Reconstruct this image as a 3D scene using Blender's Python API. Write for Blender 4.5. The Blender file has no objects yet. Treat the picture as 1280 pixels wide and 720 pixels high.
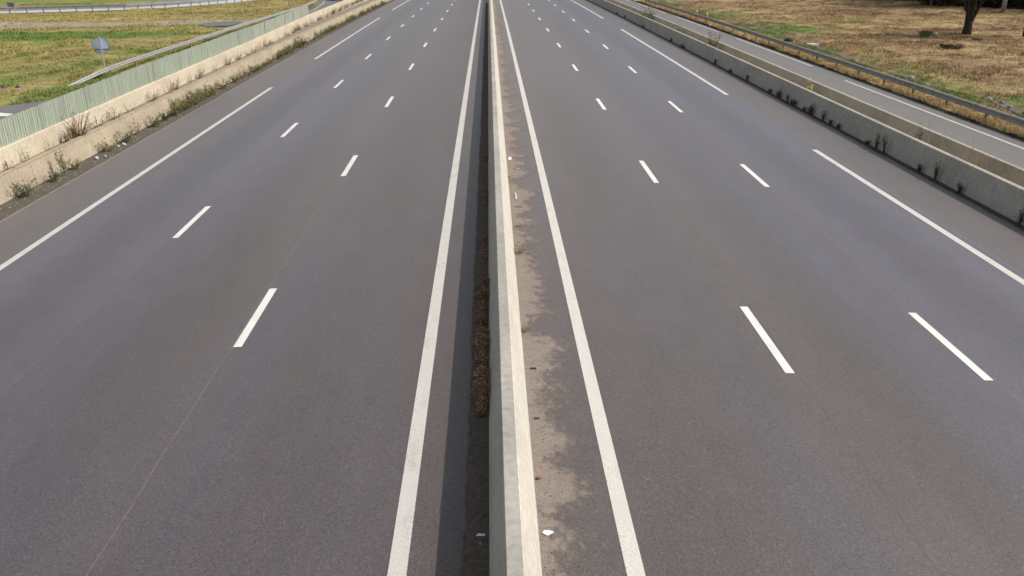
import bpy, bmesh, math, random
import numpy as np
from mathutils import Vector, Matrix

random.seed(7)
rng = np.random.default_rng(11)
scene = bpy.context.scene
COL = scene.collection
D = bpy.data

# ------------------------------------------------------------------ camera
CAM_H = 6.826
pitch, yaw, roll = .3763, .0211, -.0125
cp, sp = math.cos(pitch), math.sin(pitch)
cy, sy = math.cos(yaw), math.sin(yaw)
F = Vector((sy*cp, cy*cp, -sp))
R0 = Vector((cy, -sy, 0))
U0 = R0.cross(F)
RR = R0*math.cos(roll) + U0*math.sin(roll)
UU = U0*math.cos(roll) - R0*math.sin(roll)
cam_d = D.cameras.new('camera')
cam = D.objects.new('camera', cam_d)
COL.objects.link(cam)
m = Matrix((RR, UU, -F)).transposed().to_4x4()
m.translation = Vector((0, 0, CAM_H))
cam.matrix_world = m
cam_d.sensor_width = 36
cam_d.lens = 1101.48/1280*36
cam_d.clip_end = 3000
cam_d.dof.use_dof = True
cam_d.dof.focus_distance = 16
cam_d.dof.aperture_fstop = 2.2
scene.camera = cam

# ------------------------------------------------------------------ light
SUN_EL, SUN_AZ = math.radians(45), math.radians(90)      # sun stands to the right (+x)
world = D.worlds.new('World')
scene.world = world
world.use_nodes = True
wn = world.node_tree
bg = wn.nodes['Background']
sky = wn.nodes.new('ShaderNodeTexSky')
sky.sky_type = 'NISHITA'
sky.sun_disc = False
sky.sun_elevation = SUN_EL
sky.sun_rotation = SUN_AZ
sky.dust_density = 3.0
sky.air_density = 1.0
hsv = wn.nodes.new('ShaderNodeHueSaturation')        # thin high cloud: a paler sky
hsv.inputs['Saturation'].default_value = .42
wn.links.new(sky.outputs[0], hsv.inputs['Color'])
wn.links.new(hsv.outputs[0], bg.inputs[0])
bg.inputs[1].default_value = .105
sl = D.lights.new('sun', 'SUN')
sun = D.objects.new('sun', sl)
COL.objects.link(sun)
sl.energy = 3.6
sl.angle = math.radians(.8)
sl.color = (1, .945, .87)
sdir = Vector((math.sin(SUN_AZ)*math.cos(SUN_EL), math.cos(SUN_AZ)*math.cos(SUN_EL), math.sin(SUN_EL)))
sun.rotation_euler = sdir.to_track_quat('Z', 'Y').to_euler()
sun.location = (20, 10, 40)
scene.view_settings.view_transform = 'Standard'
scene.view_settings.look = 'None'
scene.view_settings.gamma = 1
scene.view_settings.exposure = .15

# ------------------------------------------------------------------ the lie of the land
B, CF, FLAT = .5117e-4, .0435, 14.6
def G(x, s):
    ax = min(abs(x), FLAT)
    t = min(max(s, 0), 250)
    z = -B*t*t - (s-250)*2*B*250*(s > 250)
    return z - CF*ax
def Gn(x, s):
    t = np.clip(s, 0, 250)
    return -B*t*t - np.where(s > 250, (s-250)*2*B*250, 0) - CF*np.minimum(np.abs(x), FLAT)

def lerp_list(pts, s):
    if s <= pts[0][0]: return pts[0][1]
    for (a, va), (b, vb) in zip(pts, pts[1:]):
        if s <= b: return va + (vb-va)*(s-a)/(b-a)
    return pts[-1][1]

# ------------------------------------------------------------------ helpers
def tag(o, label=None, cat=None, group=None, kind=None):
    if label: o['label'] = label
    if cat: o['category'] = cat
    if group: o['group'] = group
    if kind: o['kind'] = kind
    return o

def empty(name, loc, rz=0):
    o = D.objects.new(name, None)
    COL.objects.link(o)
    o.location = loc
    o.rotation_euler = (0, 0, rz)
    o.empty_display_size = .2
    return o

class MB:
    def __init__(s): s.v = []; s.f = []; s.mi = []
    def add(s, vs, fs, mi=0):
        n = len(s.v); s.v += [tuple(v) for v in vs]
        s.f += [tuple(i+n for i in f) for f in fs]; s.mi += [mi]*len(fs)
    def box(s, c, d, rz=0, mi=0, tilt=None):
        x, y, z = d[0]/2, d[1]/2, d[2]/2
        M = Matrix.Rotation(rz, 3, 'Z')
        if tilt: M = M @ tilt
        vs = [Vector(c) + M @ Vector((a*x, b*y, e*z)) for e in (-1, 1) for a, b in ((-1, -1), (1, -1), (1, 1), (-1, 1))]
        s.add(vs, [(3, 2, 1, 0), (4, 5, 6, 7), (0, 1, 5, 4), (1, 2, 6, 5), (2, 3, 7, 6), (3, 0, 4, 7)], mi)
    def tube(s, pts, rads, n=8, mi=0, cap=True):
        pts = [Vector(p) for p in pts]; rings = []
        base = len(s.v)
        ref = Vector((1, 0, 0))
        for i, p in enumerate(pts):
            a = pts[max(i-1, 0)]; b = pts[min(i+1, len(pts)-1)]
            t = (b-a).normalized()
            u = t.cross(ref)
            if u.length < .1: u = t.cross(Vector((0, 1, 0)))
            u.normalize(); w = t.cross(u)
            for k in range(n):
                an = 2*math.pi*k/n
                s.v.append(tuple(p + (u*math.cos(an)+w*math.sin(an))*rads[i]))
        for i in range(len(pts)-1):
            for k in range(n):
                a = base+i*n+k; b = base+i*n+(k+1) % n
                s.f.append((a, b, b+n, a+n)); s.mi.append(mi)
        if cap:
            s.f.append(tuple(base+k for k in range(n))[::-1]); s.mi.append(mi)
            e = base+(len(pts)-1)*n
            s.f.append(tuple(e+k for k in range(n))); s.mi.append(mi)
    def sweep(s, prof, ss, xo=lambda t: 0, zo=lambda t: 0, ground=True, closed=True, mis=None):
        """profile in (x, z above ground), swept along the road"""
        n = len(prof); base = len(s.v)
        xc = sum(p[0] for p in prof)/n
        for t in ss:
            for (x, z) in prof:
                s.v.append((x+xo(t), t, z+zo(t)+(G(x+xo(t), t) if ground == 'each' else G(xc+xo(t), t))))
        m = n if closed else n-1
        for i in range(len(ss)-1):
            for k in range(m):
                a = base+i*n+k; b = base+i*n+(k+1) % n
                s.f.append((a, b, b+n, a+n)); s.mi.append(mis[k] if mis else 0)
        if closed:
            s.f.append(tuple(base+k for k in range(n))[::-1]); s.mi.append(0)
            e = base+(len(ss)-1)*n
            s.f.append(tuple(e+k for k in range(n))); s.mi.append(0)
    def build(s, name, mats, parent=None, smooth=False, fix=True):
        me = D.meshes.new(name)
        me.from_pydata(s.v, [], s.f)
        if not isinstance(mats, (list, tuple)): mats = [mats]
        for m_ in mats: me.materials.append(m_)
        me.polygons.foreach_set('material_index', s.mi)
        if fix:
            bm = bmesh.new(); bm.from_mesh(me)
            bmesh.ops.recalc_face_normals(bm, faces=bm.faces)
            bm.to_mesh(me); bm.free()
        if smooth: me.polygons.foreach_set('use_smooth', [True]*len(me.polygons))
        me.update()
        o = D.objects.new(name, me)
        COL.objects.link(o)
        if parent: o.parent = parent
        return o

def frange(a, b, st):
    n = max(1, int(math.ceil((b-a)/st)))
    return [a+(b-a)*i/n for i in range(n+1)]

# ------------------------------------------------------------------ node helpers
class NT:
    def __init__(s, name, rough=.8, spec=.3):
        s.m = D.materials.new(name); s.m.use_nodes = True
        s.t = s.m.node_tree; s.b = s.t.nodes['Principled BSDF']
        s.b.inputs['Roughness'].default_value = rough
        s.b.inputs['Specular IOR Level'].default_value = spec
        s.co = s.t.nodes.new('ShaderNodeTexCoord').outputs['Object']
    def sock(s, n, v):
        if hasattr(v, 'is_linked') or hasattr(v, 'links'): s.t.links.new(v, n)
        elif isinstance(v, (tuple, list)) and n.type == 'RGBA' and len(v) == 3: n.default_value = (*v, 1)
        else: n.default_value = v
    def noise(s, scale, detail=3, stretch=None, rough=.5, dist=0, off=None):
        v = s.co
        if stretch or off:
            mp = s.t.nodes.new('ShaderNodeMapping'); s.t.links.new(v, mp.inputs[0])
            if stretch: mp.inputs['Scale'].default_value = stretch
            if off: mp.inputs['Location'].default_value = off
            v = mp.outputs[0]
        n = s.t.nodes.new('ShaderNodeTexNoise'); s.t.links.new(v, n.inputs['Vector'])
        n.inputs['Scale'].default_value = scale; n.inputs['Detail'].default_value = detail
        n.inputs['Roughness'].default_value = rough; n.inputs['Distortion'].default_value = dist
        return n.outputs[0]
    def voro(s, scale, feature='F1', out=0):
        n = s.t.nodes.new('ShaderNodeTexVoronoi'); s.t.links.new(s.co, n.inputs['Vector'])
        n.feature = feature; n.inputs['Scale'].default_value = scale
        return n.outputs[out]
    def xyz(s):
        n = s.t.nodes.new('ShaderNodeSeparateXYZ'); s.t.links.new(s.co, n.inputs[0]); return n.outputs
    def math(s, op, a, b=0., c=None, clamp=False):
        n = s.t.nodes.new('ShaderNodeMath'); n.operation = op; n.use_clamp = clamp
        s.sock(n.inputs[0], a); s.sock(n.inputs[1], b)
        if c is not None: s.sock(n.inputs[2], c)
        return n.outputs[0]
    def rng(s, v, a, b, c=0., d=1., smooth=True):
        n = s.t.nodes.new('ShaderNodeMapRange')
        if smooth: n.interpolation_type = 'SMOOTHSTEP'
        s.sock(n.inputs[0], v)
        for i, q in enumerate((a, b, c, d)): s.sock(n.inputs[i+1], q)
        return n.outputs[0]
    def mix(s, f, a, b, mode='MIX'):
        n = s.t.nodes.new('ShaderNodeMix'); n.data_type = 'RGBA'; n.blend_type = mode
        s.sock(n.inputs[0], f); s.sock(n.inputs[6], a); s.sock(n.inputs[7], b)
        return n.outputs[2]
    def scale(s, col, f):           # colour times a value
        n = s.t.nodes.new('ShaderNodeVectorMath'); n.operation = 'SCALE'
        s.sock(n.inputs[0], col); s.sock(n.inputs[3], f); return n.outputs[0]
    def attr(s, name, out='Color'):
        n = s.t.nodes.new('ShaderNodeAttribute'); n.attribute_name = name; return n.outputs[out]
    def bump(s, h, strength=.3, dist=.01):
        n = s.t.nodes.new('ShaderNodeBump'); n.inputs['Strength'].default_value = strength
        n.inputs['Distance'].default_value = dist
        s.t.links.new(h, n.inputs['Height']); s.t.links.new(n.outputs[0], s.b.inputs['Normal'])
    def col(s, c): s.sock(s.b.inputs['Base Color'], c); return s.m

# ------------------------------------------------------------------ materials
def asphalt_mat(name, warm, cool, main=False):
    n = NT(name, .55, .65)
    n.b.inputs['Sheen Weight'].default_value = .28; n.b.inputs['Sheen Roughness'].default_value = .35
    X, Y, Z = n.xyz()
    ax = n.math('ABSOLUTE', X)
    big = n.noise(.35, 4, (1, .12, 1))
    med = n.noise(2.2, 4, (1, .35, 1))
    t = n.rng(ax, 4.5, 10.5) if main else .5
    if main:
        sh = n.rng(ax, 12.0, 12.5)
        t = n.math('SUBTRACT', t, sh, clamp=True)
    t = n.math('ADD', t, n.rng(big, .35, .65, -.35, .35), clamp=True)
    if main:
        for cx, w, a in ((7.6, .9, .5), (4.2, .8, .35)):     # bluish polished stripes beside the warm middle
            d = n.math('ABSOLUTE', n.math('SUBTRACT', ax, cx)); t = n.math('ADD', t, n.rng(d, 0, w, a, 0), clamp=True)
    c = n.mix(t, warm, cool)
    f = n.rng(big, .3, .7, .92, 1.08)
    f = n.math('MULTIPLY', f, n.rng(med, .3, .7, .95, 1.05))
    if main:
        # polished and oil-darkened tracks down the middle of each lane, pale between the wheels
        for cx, w, a in ((6.55, .75, .13), (10.15, .75, .20), (3.0, .8, .07), (7.9, .45, -.04), (8.9, .4, -.06), (11.6, .4, -.09)):
            d = n.math('ABSOLUTE', n.math('SUBTRACT', ax, cx))
            f = n.math('MULTIPLY', f, n.rng(d, w*.2, w*1.5, 1-a, 1))
    fine = n.noise(75, 2, rough=.7)
    fine2 = n.noise(24, 3, rough=.6)
    f = n.math('MULTIPLY', f, n.rng(fine, .32, .68, .38, 1.75, False))
    f = n.math('MULTIPLY', f, n.rng(fine2, .3, .7, .76, 1.27, False))
    c = n.scale(c, f)
    chips = n.noise(48, 1, off=(3, 7, 1))
    c = n.mix(n.rng(chips, .70, .77, 0, .7), c, (.33, .32, .31))
    dark = n.noise(60, 1, off=(13, 2, 5))
    c = n.mix(n.rng(dark, .70, .78, 0, .55), c, (.035, .034, .036))
    if main:
        wob = n.math('MULTIPLY', n.math('SUBTRACT', n.noise(.55, 3, (0.001, 1, 0)), .5), .10)
        for x0, w, col_, am in ((-4.97, .010, (.21, .18, .135), .55), (-8.56, .010, (.21, .18, .135), .42),
                                (5.22, .02, (.06, .06, .062), .6), (8.66, .014, (.2, .19, .17), .25),
                                (-14.40, .05, (.26, .22, .18), .5), (12.3, .03, (.2, .19, .18), .3), (-12.4, .02, (.2, .18, .17), .25)):
            d = n.math('ABSOLUTE', n.math('SUBTRACT', n.math('ADD', X, wob), x0))
            k = n.rng(d, w*.4, w*1.4, am, 0)
            brk = n.rng(n.noise(1.3, 2, (.01, 1, 0), off=(x0, 0, 0)), .30, .45)
            c = n.mix(n.math('MULTIPLY', k, brk), c, col_)
    n.bump(fine, .35, .004)
    return n.col(c)

M = {}
M['asphalt'] = asphalt_mat('motorway_asphalt', (.084, .0695, .067), (.070, .0645, .081), True)
M['asphalt2'] = asphalt_mat('slip_road_asphalt', (.112, .099, .086), (.097, .091, .088))
M['asphalt_dark'] = asphalt_mat('dark_asphalt', (.07, .068, .066), (.06, .06, .062))
M['asphalt_pale'] = asphalt_mat('pale_asphalt', (.50, .48, .44), (.44, .43, .42))

def paint_mat(name, colr, wear):
    n = NT(name, .6, .35)
    f = n.noise(55, 3, rough=.7)
    g = n.noise(3, 4, (1, .4, 1))
    w = n.math('ADD', f, n.math('MULTIPLY', n.math('SUBTRACT', g, .5), .6))
    c = n.mix(n.rng(w, .62-wear, .72-wear*.5, 0, .55), colr, (.22, .21, .20))
    c = n.scale(c, n.rng(g, .3, .7, .88, 1.06))
    n.bump(f, .25, .003)
    return n.col(c)
M['paint'] = paint_mat('dash_paint', (.72, .71, .68), .0)
M['paint_worn'] = paint_mat('edge_line_paint', (.62, .60, .56), .13)
M['paint_old'] = paint_mat('old_paint', (.58, .55, .51), .06)

def concrete_mat(name, c1, c2, stain, joint=6., off=0., jd=.5, stains=1., bmp=.35):
    n = NT(name, .85, .25)
    X, Y, Z = n.xyz()
    a = n.noise(1.1, 5, (1, .5, 1))
    b = n.noise(9, 4)
    c = n.mix(n.rng(a, .3, .7), c1, c2)
    v = n.noise(2.4, 5, (.6, 1.6, .35), rough=.65)          # runs down the face
    c = n.mix(n.rng(v, .52, .72, 0, .55*stains), c, stain)
    s2 = n.noise(.45, 3, off=(5, 5, 5))
    c = n.mix(n.rng(s2, .5, .75, 0, .4*stains), c, stain)
    c = n.scale(c, n.rng(b, .3, .7, .9, 1.1))
    fine = n.noise(70, 3, rough=.7)
    c = n.scale(c, n.rng(fine, .3, .7, .9, 1.1, False))
    pit = n.noise(34, 1, off=(1, 8, 3))
    c = n.mix(n.rng(pit, .72, .77, 0, .5), c, (.12, .11, .10))
    if joint:
        fr = n.math('ABSOLUTE', n.math('SUBTRACT', n.math('FRACT', n.math('ADD', n.math('DIVIDE', Y, joint), off)), .5))
        c = n.mix(n.rng(fr, .010/joint, .022/joint, jd, 0), c, (.10, .09, .08))
    n.bump(n.math('ADD', b, n.math('MULTIPLY', fine, .5)), bmp, .008)
    return n.col(c)
M['conc_side'] = concrete_mat('barrier_concrete', (.45, .425, .365), (.51, .48, .415), (.38, .34, .28), 0, 0, .55, .2, .08)
M['conc_top'] = concrete_mat('weathered_barrier_top', (.33, .315, .28), (.41, .39, .35), (.25, .24, .22), 0, 0, .6, 1., .15)
M['conc_left'] = concrete_mat('tan_barrier_concrete', (.33, .275, .20), (.40, .34, .25), (.24, .20, .15), 7, .3, .6, .9)
M['conc_wall'] = concrete_mat('cream_wall_concrete', (.47, .41, .305), (.55, .485, .37), (.34, .29, .215), 8, .1, .35, .6)
M['conc_top2'] = concrete_mat('greyer_barrier_top', (.34, .31, .26), (.40, .37, .31), (.24, .22, .18), 7, .2, .3)  # greyer tone for the top faces of the right barriers
M['conc_right'] = concrete_mat('grey_barrier_concrete', (.40, .385, .33), (.46, .445, .38), (.27, .26, .22), 7, .2, .3, .9)
M['conc_right2'] = concrete_mat('brown_barrier_concrete', (.36, .32, .255), (.42, .375, .30), (.25, .22, .17), 7, .7, .3)
M['conc_slab'] = concrete_mat('slab_concrete', (.45, .43, .39), (.5, .48, .44), (.3, .28, .25), 0)

def simple(name, c, rough=.6, metal=0, var=.12, sc=6, spec=.4, bump=0):
    n = NT(name, rough, spec)
    n.b.inputs['Metallic'].default_value = metal
    f = n.noise(sc, 4)
    col_ = n.scale(n.mix(.0, c, c), n.rng(f, .3, .7, 1-var, 1+var))
    if bump: n.bump(f, bump, .01)
    return n.col(col_)
M['galv'] = simple('galvanised_steel', (.46, .46, .45), .45, .55, .15, 5)
M['galv_dark'] = simple('dull_galvanised_steel', (.32, .315, .30), .7, .15, .2, 4)
M['galv_mid'] = simple('greyed_galvanised_steel', (.30, .31, .32), .65, .2, .15, 4)
M['post_steel'] = simple('post_steel', (.16, .15, .14), .7, .2, .25, 8)
M['sign_back'] = simple('sign_back_metal', (.62, .76, .98), .55, .05, .06, 3)
M['sign_band'] = simple('sign_bracket_metal', (.20, .25, .33), .6, .2, .1, 3)
M['sign_blue'] = simple('small_sign_back', (.13, .17, .23), .6, 0, .1, 3)
M['pole'] = simple('pole_metal', (.55, .52, .52), .5, .3, .1, 3)
M['cone_orange'] = simple('cone_orange', (.85, .16, .05), .55, 0, .06, 8)
M['cone_white'] = simple('cone_white', (.75, .75, .73), .5, 0, .05, 8)
M['rubber'] = simple('black_rubber', (.03, .03, .03), .85, 0, .2, 8)
M['litter_white'] = simple('white_litter', (.80, .82, .84), .5, 0, .05, 20)
M['litter_dark'] = simple('dark_litter', (.05, .048, .06), .7, 0, .3, 20)
M['litter_red'] = simple('rust_leaf', (.22, .075, .04), .8, 0, .3, 20)
M['leaf_yellow'] = simple('yellow_leaf', (.62, .48, .08), .7, 0, .2, 20)
M['rock'] = simple('grey_rock', (.24, .23, .22), .9, 0, .3, 5, .2, .6)
M['rubble'] = simple('pale_rubble', (.48, .48, .47), .8, 0, .3, 9, .2, .5)
M['rock_dark'] = simple('dark_rock', (.09, .09, .1), .9, 0, .3, 5, .2, .6)
M['water'] = simple('ditch_bed', (.085, .095, .10), .75, 0, .5, 3)
M['car_paint'] = simple('car_paint', (.55, .62, .72), .25, .1, .02, 1, .6)
M['glass'] = simple('car_glass', (.03, .035, .04), .08, 0, .02, 1, .8)
M['lamp'] = simple('headlamp', (.75, .76, .78), .15, .2, .02, 1, .8)
M['bark'] = simple('dark_bark', (.045, .037, .032), .95, 0, .35, 7, .2, .8)
M['birch'] = simple('pale_bark', (.27, .265, .25), .85, 0, .35, 4, .2, .4)

def panel_mat(name, c):
    n = NT(name, .6, .35)
    v = n.noise(4, 4, (.3, 2.5, .3), rough=.6)
    w = n.noise(.8, 3)
    cc = n.scale(n.mix(n.rng(w, .4, .7, 0, .25), c, (c[0]*.8, c[1]*.84, c[2]*.78)), n.rng(v, .3, .7, .86, 1.1))
    return n.col(cc)
M['panel'] = panel_mat('sage_green_cladding', (.335, .375, .30))
M['panel_grey'] = panel_mat('grey_green_cladding', (.30, .32, .265))
M['panel_post'] = simple('cladding_post', (.30, .33, .25), .6, 0, .1, 4)

# ground and grass share the colour carried by the mesh
def field_mat(name, blades=False):
    n = NT(name, .9, .12)
    c = n.attr('field_colour')
    if blades:
        f = n.noise(1.9, 4, (1, 1, .3)); g = n.noise(23, 2)
        c = n.scale(c, n.rng(f, .3, .7, .82, 1.22)); c = n.scale(c, n.rng(g, .3, .7, .8, 1.2))
        n.b.inputs['Subsurface Weight'].default_value = 0
    else:
        f = n.noise(1.6, 6, (1, .75, 1), rough=.65); g = n.noise(11, 4, rough=.7); h = n.noise(.25, 3)
        c = n.scale(c, n.rng(f, .3, .7, .62, 1.2)); c = n.scale(c, n.rng(g, .3, .7, .7, 1.25, False))
        n.bump(n.math('ADD', f, n.math('MULTIPLY', g, .3)), .8, .08)
    return n.col(c)
M['field'] = field_mat('dry_grass_ground')
M['blades'] = field_mat('grass_blades', True)

def soil_mat(name, c1, c2, edge=None, thr=(.4, .6), wig=(3.2, 1.1), amax=.9):
    """soil; with edge=(x_inner, x_outer) it thins out irregularly towards x_outer"""
    n = NT(name, .95, .1)
    f = n.noise(14, 5, rough=.7); g = n.noise(70, 3, rough=.7)
    c = n.mix(n.rng(f, .35, .65), c1, c2)
    c = n.scale(c, n.rng(g, .3, .7, .72, 1.3, False))
    k = n.noise(42, 1, off=(3, 3, 3))
    c = n.mix(n.rng(k, .70, .74, 0, .8), c, (.05, .04, .035))
    if edge:
        X, Y, Z = n.xyz()
        t = n.rng(X, edge[0], edge[1], 1, 0, False)
        big = n.noise(.75, 2, (.5, 1, 1), off=(edge[0]*3+1.7, 2.3, 0)); sm = n.noise(4.5, 5, (1.5, 1, 1), rough=.65)
        fi = n.noise(60, 2, rough=.7)
        v = n.math('ADD', t, n.math('MULTIPLY', n.math('SUBTRACT', big, .5), wig[0]))
        v = n.math('ADD', v, n.math('MULTIPLY', n.math('SUBTRACT', sm, .5), wig[1]))
        v = n.math('ADD', v, n.math('MULTIPLY', n.math('SUBTRACT', fi, .5), .35))
        a = n.rng(v, thr[0], thr[1], 0, 1)
        n.sock(n.b.inputs['Alpha'], n.math('MULTIPLY', a, amax))
    n.bump(n.math('ADD', f, g), .4, .01)
    return n.col(c)
M['sand'] = soil_mat('sand_deposit', (.225, .188, .164), (.265, .224, .197), (.55, 1.36), (.22, .86), (2.3, 1.5), .92)
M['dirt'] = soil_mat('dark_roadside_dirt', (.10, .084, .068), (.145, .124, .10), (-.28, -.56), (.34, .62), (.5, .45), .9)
M['barrier_shade'] = soil_mat('painted_barrier_shade', (.08, .071, .067), (.11, .10, .093), (14.62, 14.2), (.05, .45), (.5, .5), .85)  # painted shade: deepens the shadow the right barrier casts on the road
M['gutter'] = soil_mat('gutter_soil', (.085, .072, .06), (.13, .112, .095))
M['gap_soil'] = soil_mat('dark_gap_soil', (.19, .16, .13), (.27, .235, .19))
M['soil'] = soil_mat('brown_soil', (.15, .115, .08), (.2, .16, .115))
M['gravel'] = soil_mat('gravel', (.24, .20, .16), (.30, .26, .21))
M['verge_shade'] = soil_mat('painted_verge_shade', (.05, .045, .035), (.08, .07, .05))  # grass shadow along the pavement edge, painted as a dark ground tone

def plant_mat(name, c, var=.35, trans=.0):
    n = NT(name, .75, .2)
    oi = n.t.nodes.new('ShaderNodeObjectInfo')
    g = n.t.nodes.new('ShaderNodeNewGeometry')
    r = g.outputs['Random Per Island']
    cc = n.scale(n.mix(0., c, c), n.rng(r, 0, 1, 1-var, 1+var, False))
    cc = n.scale(cc, n.rng(oi.outputs['Random'], 0, 1, .85, 1.15, False))
    return n.col(cc)
M['p_green'] = plant_mat('green_leaves', (.15, .175, .065))
M['p_blue'] = plant_mat('bluish_green_leaves', (.11, .15, .09))
M['p_olive'] = plant_mat('olive_leaves', (.22, .20, .085))
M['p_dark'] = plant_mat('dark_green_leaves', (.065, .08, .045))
M['p_tan'] = plant_mat('dry_tan_stalks', (.33, .24, .13))
M['p_brown'] = plant_mat('dead_brown_stalks', (.17, .10, .065))
M['p_rust'] = plant_mat('rusty_dead_leaves', (.36, .225, .13), .6)
M['p_umber'] = plant_mat('umber_dead_leaves', (.20, .145, .10), .5)
M['p_yellow'] = plant_mat('yellow_flowers', (.62, .52, .05))
M['crown'] = plant_mat('tree_leaves', (.06, .085, .028), .45)
M['crown2'] = plant_mat('dark_tree_leaves', (.022, .032, .014), .45)

# ------------------------------------------------------------------ noise for colours and heights
def vnoise(x, y, sc, seed):
    x = np.asarray(x)/sc + seed*17.13; y = np.asarray(y)/sc + seed*7.7
    xi = np.floor(x); yi = np.floor(y); fx = x-xi; fy = y-yi
    fx = fx*fx*(3-2*fx); fy = fy*fy*(3-2*fy)
    def h(a, b):
        v = np.sin(a*127.1+b*311.7+seed*74.7)*43758.5453
        return v-np.floor(v)
    return (h(xi, yi)*(1-fx)+h(xi+1, yi)*fx)*(1-fy)+(h(xi, yi+1)*(1-fx)+h(xi+1, yi+1)*fx)*fy
def fbm(x, y, sc, seed, n=4):
    t = 0; a = .5; w = 0
    for i in range(n):
        t = t+a*vnoise(x, y, sc/2**i, seed+i); w += a; a *= .55
    return t/w
def sst(a, b, v):
    t = np.clip((v-a)/(b-a), 0, 1); return t*t*(3-2*t)
def blob(x, y, cx, cy_, rx, ry, soft=.6):
    d = np.sqrt(((x-cx)/rx)**2+((y-cy_)/ry)**2)
    return 1-sst(1-soft, 1+soft, d)

DITCH = [(0, 24.6), (40, 24.5), (43.5, 24.7), (49, 24.45), (56, 24.3), (62, 24.4), (70, 24.9), (84, 25.4), (100, 26), (400, 30)]
def ditch_x(s): return np.interp(s, [a for a, b in DITCH], [b for a, b in DITCH])

RAMP = [(-140, 106), (-110, 111), (-64.2, 122.5), (-49.2, 126.9), (-42.7, 134), (-38.5, 144.2), (-35.5, 158), (-34, 180), (-33, 220)]
def ramp_y(x): return np.interp(x, [p[0] for p in RAMP], [p[1] for p in RAMP])

def field_colour(x, y):
    """base colour of the grassland (linear)"""
    x = np.asarray(x, float); y = np.asarray(y, float)
    n1 = fbm(x, y, 9, 3); n2 = fbm(x, y*.8, 2.6, 5); n3 = fbm(x*.6, y*1.6, 5, 9); n4 = fbm(x, y, .8, 21, 3)
    tan = np.array([.345, .250, .136]); brown = np.array([.205, .130, .078]); pale = np.array([.42, .32, .17])
    green = np.array([.13, .19, .048]); ygreen = np.array([.27, .255, .085])
    def mixc(c, d, w): return c*(1-w[..., None]) + d*w[..., None]
    c = np.broadcast_to(tan, x.shape+(3,)).copy()
    right = x > 0
    # right field
    c = mixc(c, brown, sst(.47, .70, n3)*.6)
    c = mixc(c, pale, sst(.52, .68, n1)*.6)
    wr = np.zeros_like(x)
    dx = ditch_x(y)
    wr = np.maximum(wr, sst(22.3, 23.3, x+n2*.8-.4)*(1-sst(-.1, .5, x-dx+.2))*sst(.36, .56, n2+.06)*.75)
    wr = np.maximum(wr, (sst(0, .4, x-dx)*(1-sst(.3, 1.5, x-dx)))*sst(.5, .64, n2)*.5)
    wr = np.maximum(wr, blob(x, y, 25.9, 42.0, 1.0, 1.6)*.9)
    wr = np.maximum(wr, blob(x, y, 27.2, 83, 3.2, 7)*sst(.35, .55, n2)*.9)
    wr = np.maximum(wr, blob(x, y, 25.5, 100, 2.5, 14)*sst(.4, .6, n2)*.7)
    yg = np.maximum(blob(x, y, 36, 90, 7, 3.5)*.7, blob(x, y, 25.6, 60, 1.6, 30)*.5)*sst(.4, .6, n2)
    br = np.maximum(blob(x, y, 29, 52, 3.5, 12)*.55, blob(x, y, 30, 78, 4, 5)*.7)
    br = np.maximum(br, blob(x, y, 40, 80, 14, 3.0)*.75)
    # left field
    wl = blob(x, y, -45, 86.5, 17, 4.6, .35)*sst(.15, .5, n2+.2)
    wl = np.maximum(wl, blob(x, y, -30.4, 54.5, 2.0, 3.2))
    wl = np.maximum(wl, blob(x, y, -24.3, 51.5, 1.4, 7)*.75)
    wl = np.maximum(wl, (x > -24.6)*(x < -23)*(y < 115)*sst(.3, .5, n2)*.6)
    wl = np.maximum(wl, blob(x, y, -27, 68, 3, 9)*sst(.4, .55, n2)*.8)
    wl = np.maximum(wl, sst(.44, .70, n2)*.45*(y < 98))
    wl = np.maximum(wl, sst(141, 146, y - (ramp_y(x)-122.5))*sst(.35, .5, n1)*.8)
    ygl = .45+.3*sst(.35, .65, n1)
    g = np.where(right, wr, wl); ygg = np.where(right, yg, ygl); brr = np.where(right, br, blob(x, y, -33, 64, 8, 9)*.45+blob(x, y, -40, 111, 30, 5)*.25+blob(x, y, -29, 116, 8, 8)*.6)
    c = mixc(c, brown, np.clip(brr*sst(.3, .55, n3), 0, 1))
    c = mixc(c, ygreen, ygg)
    c = mixc(c, green, g)
    # tan verge beside the slip road
    v = (x > 20) & (x < 22.3)
    c = mixc(c, pale*1.0, v*.85*sst(.15, .4, n4))
    # bare gravel track and pale strip on the left field
    tr = sst(97, 98.5, y+n2*2)*(1-sst(103.5, 106, y+n2*2))*(x < -26)*sst(-80, -60, -np.abs(x))
    c = mixc(c, np.array([.31, .265, .21]), tr*.8)
    st = sst(106, 107, y)*(1-sst(107.5, 109.5, y))*(x < -30)
    c = mixc(c, pale, st*.7)
    c = c*(.86+.28*n4)[..., None]*np.where(right, 1., 1.12)[..., None]
    return c

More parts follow.
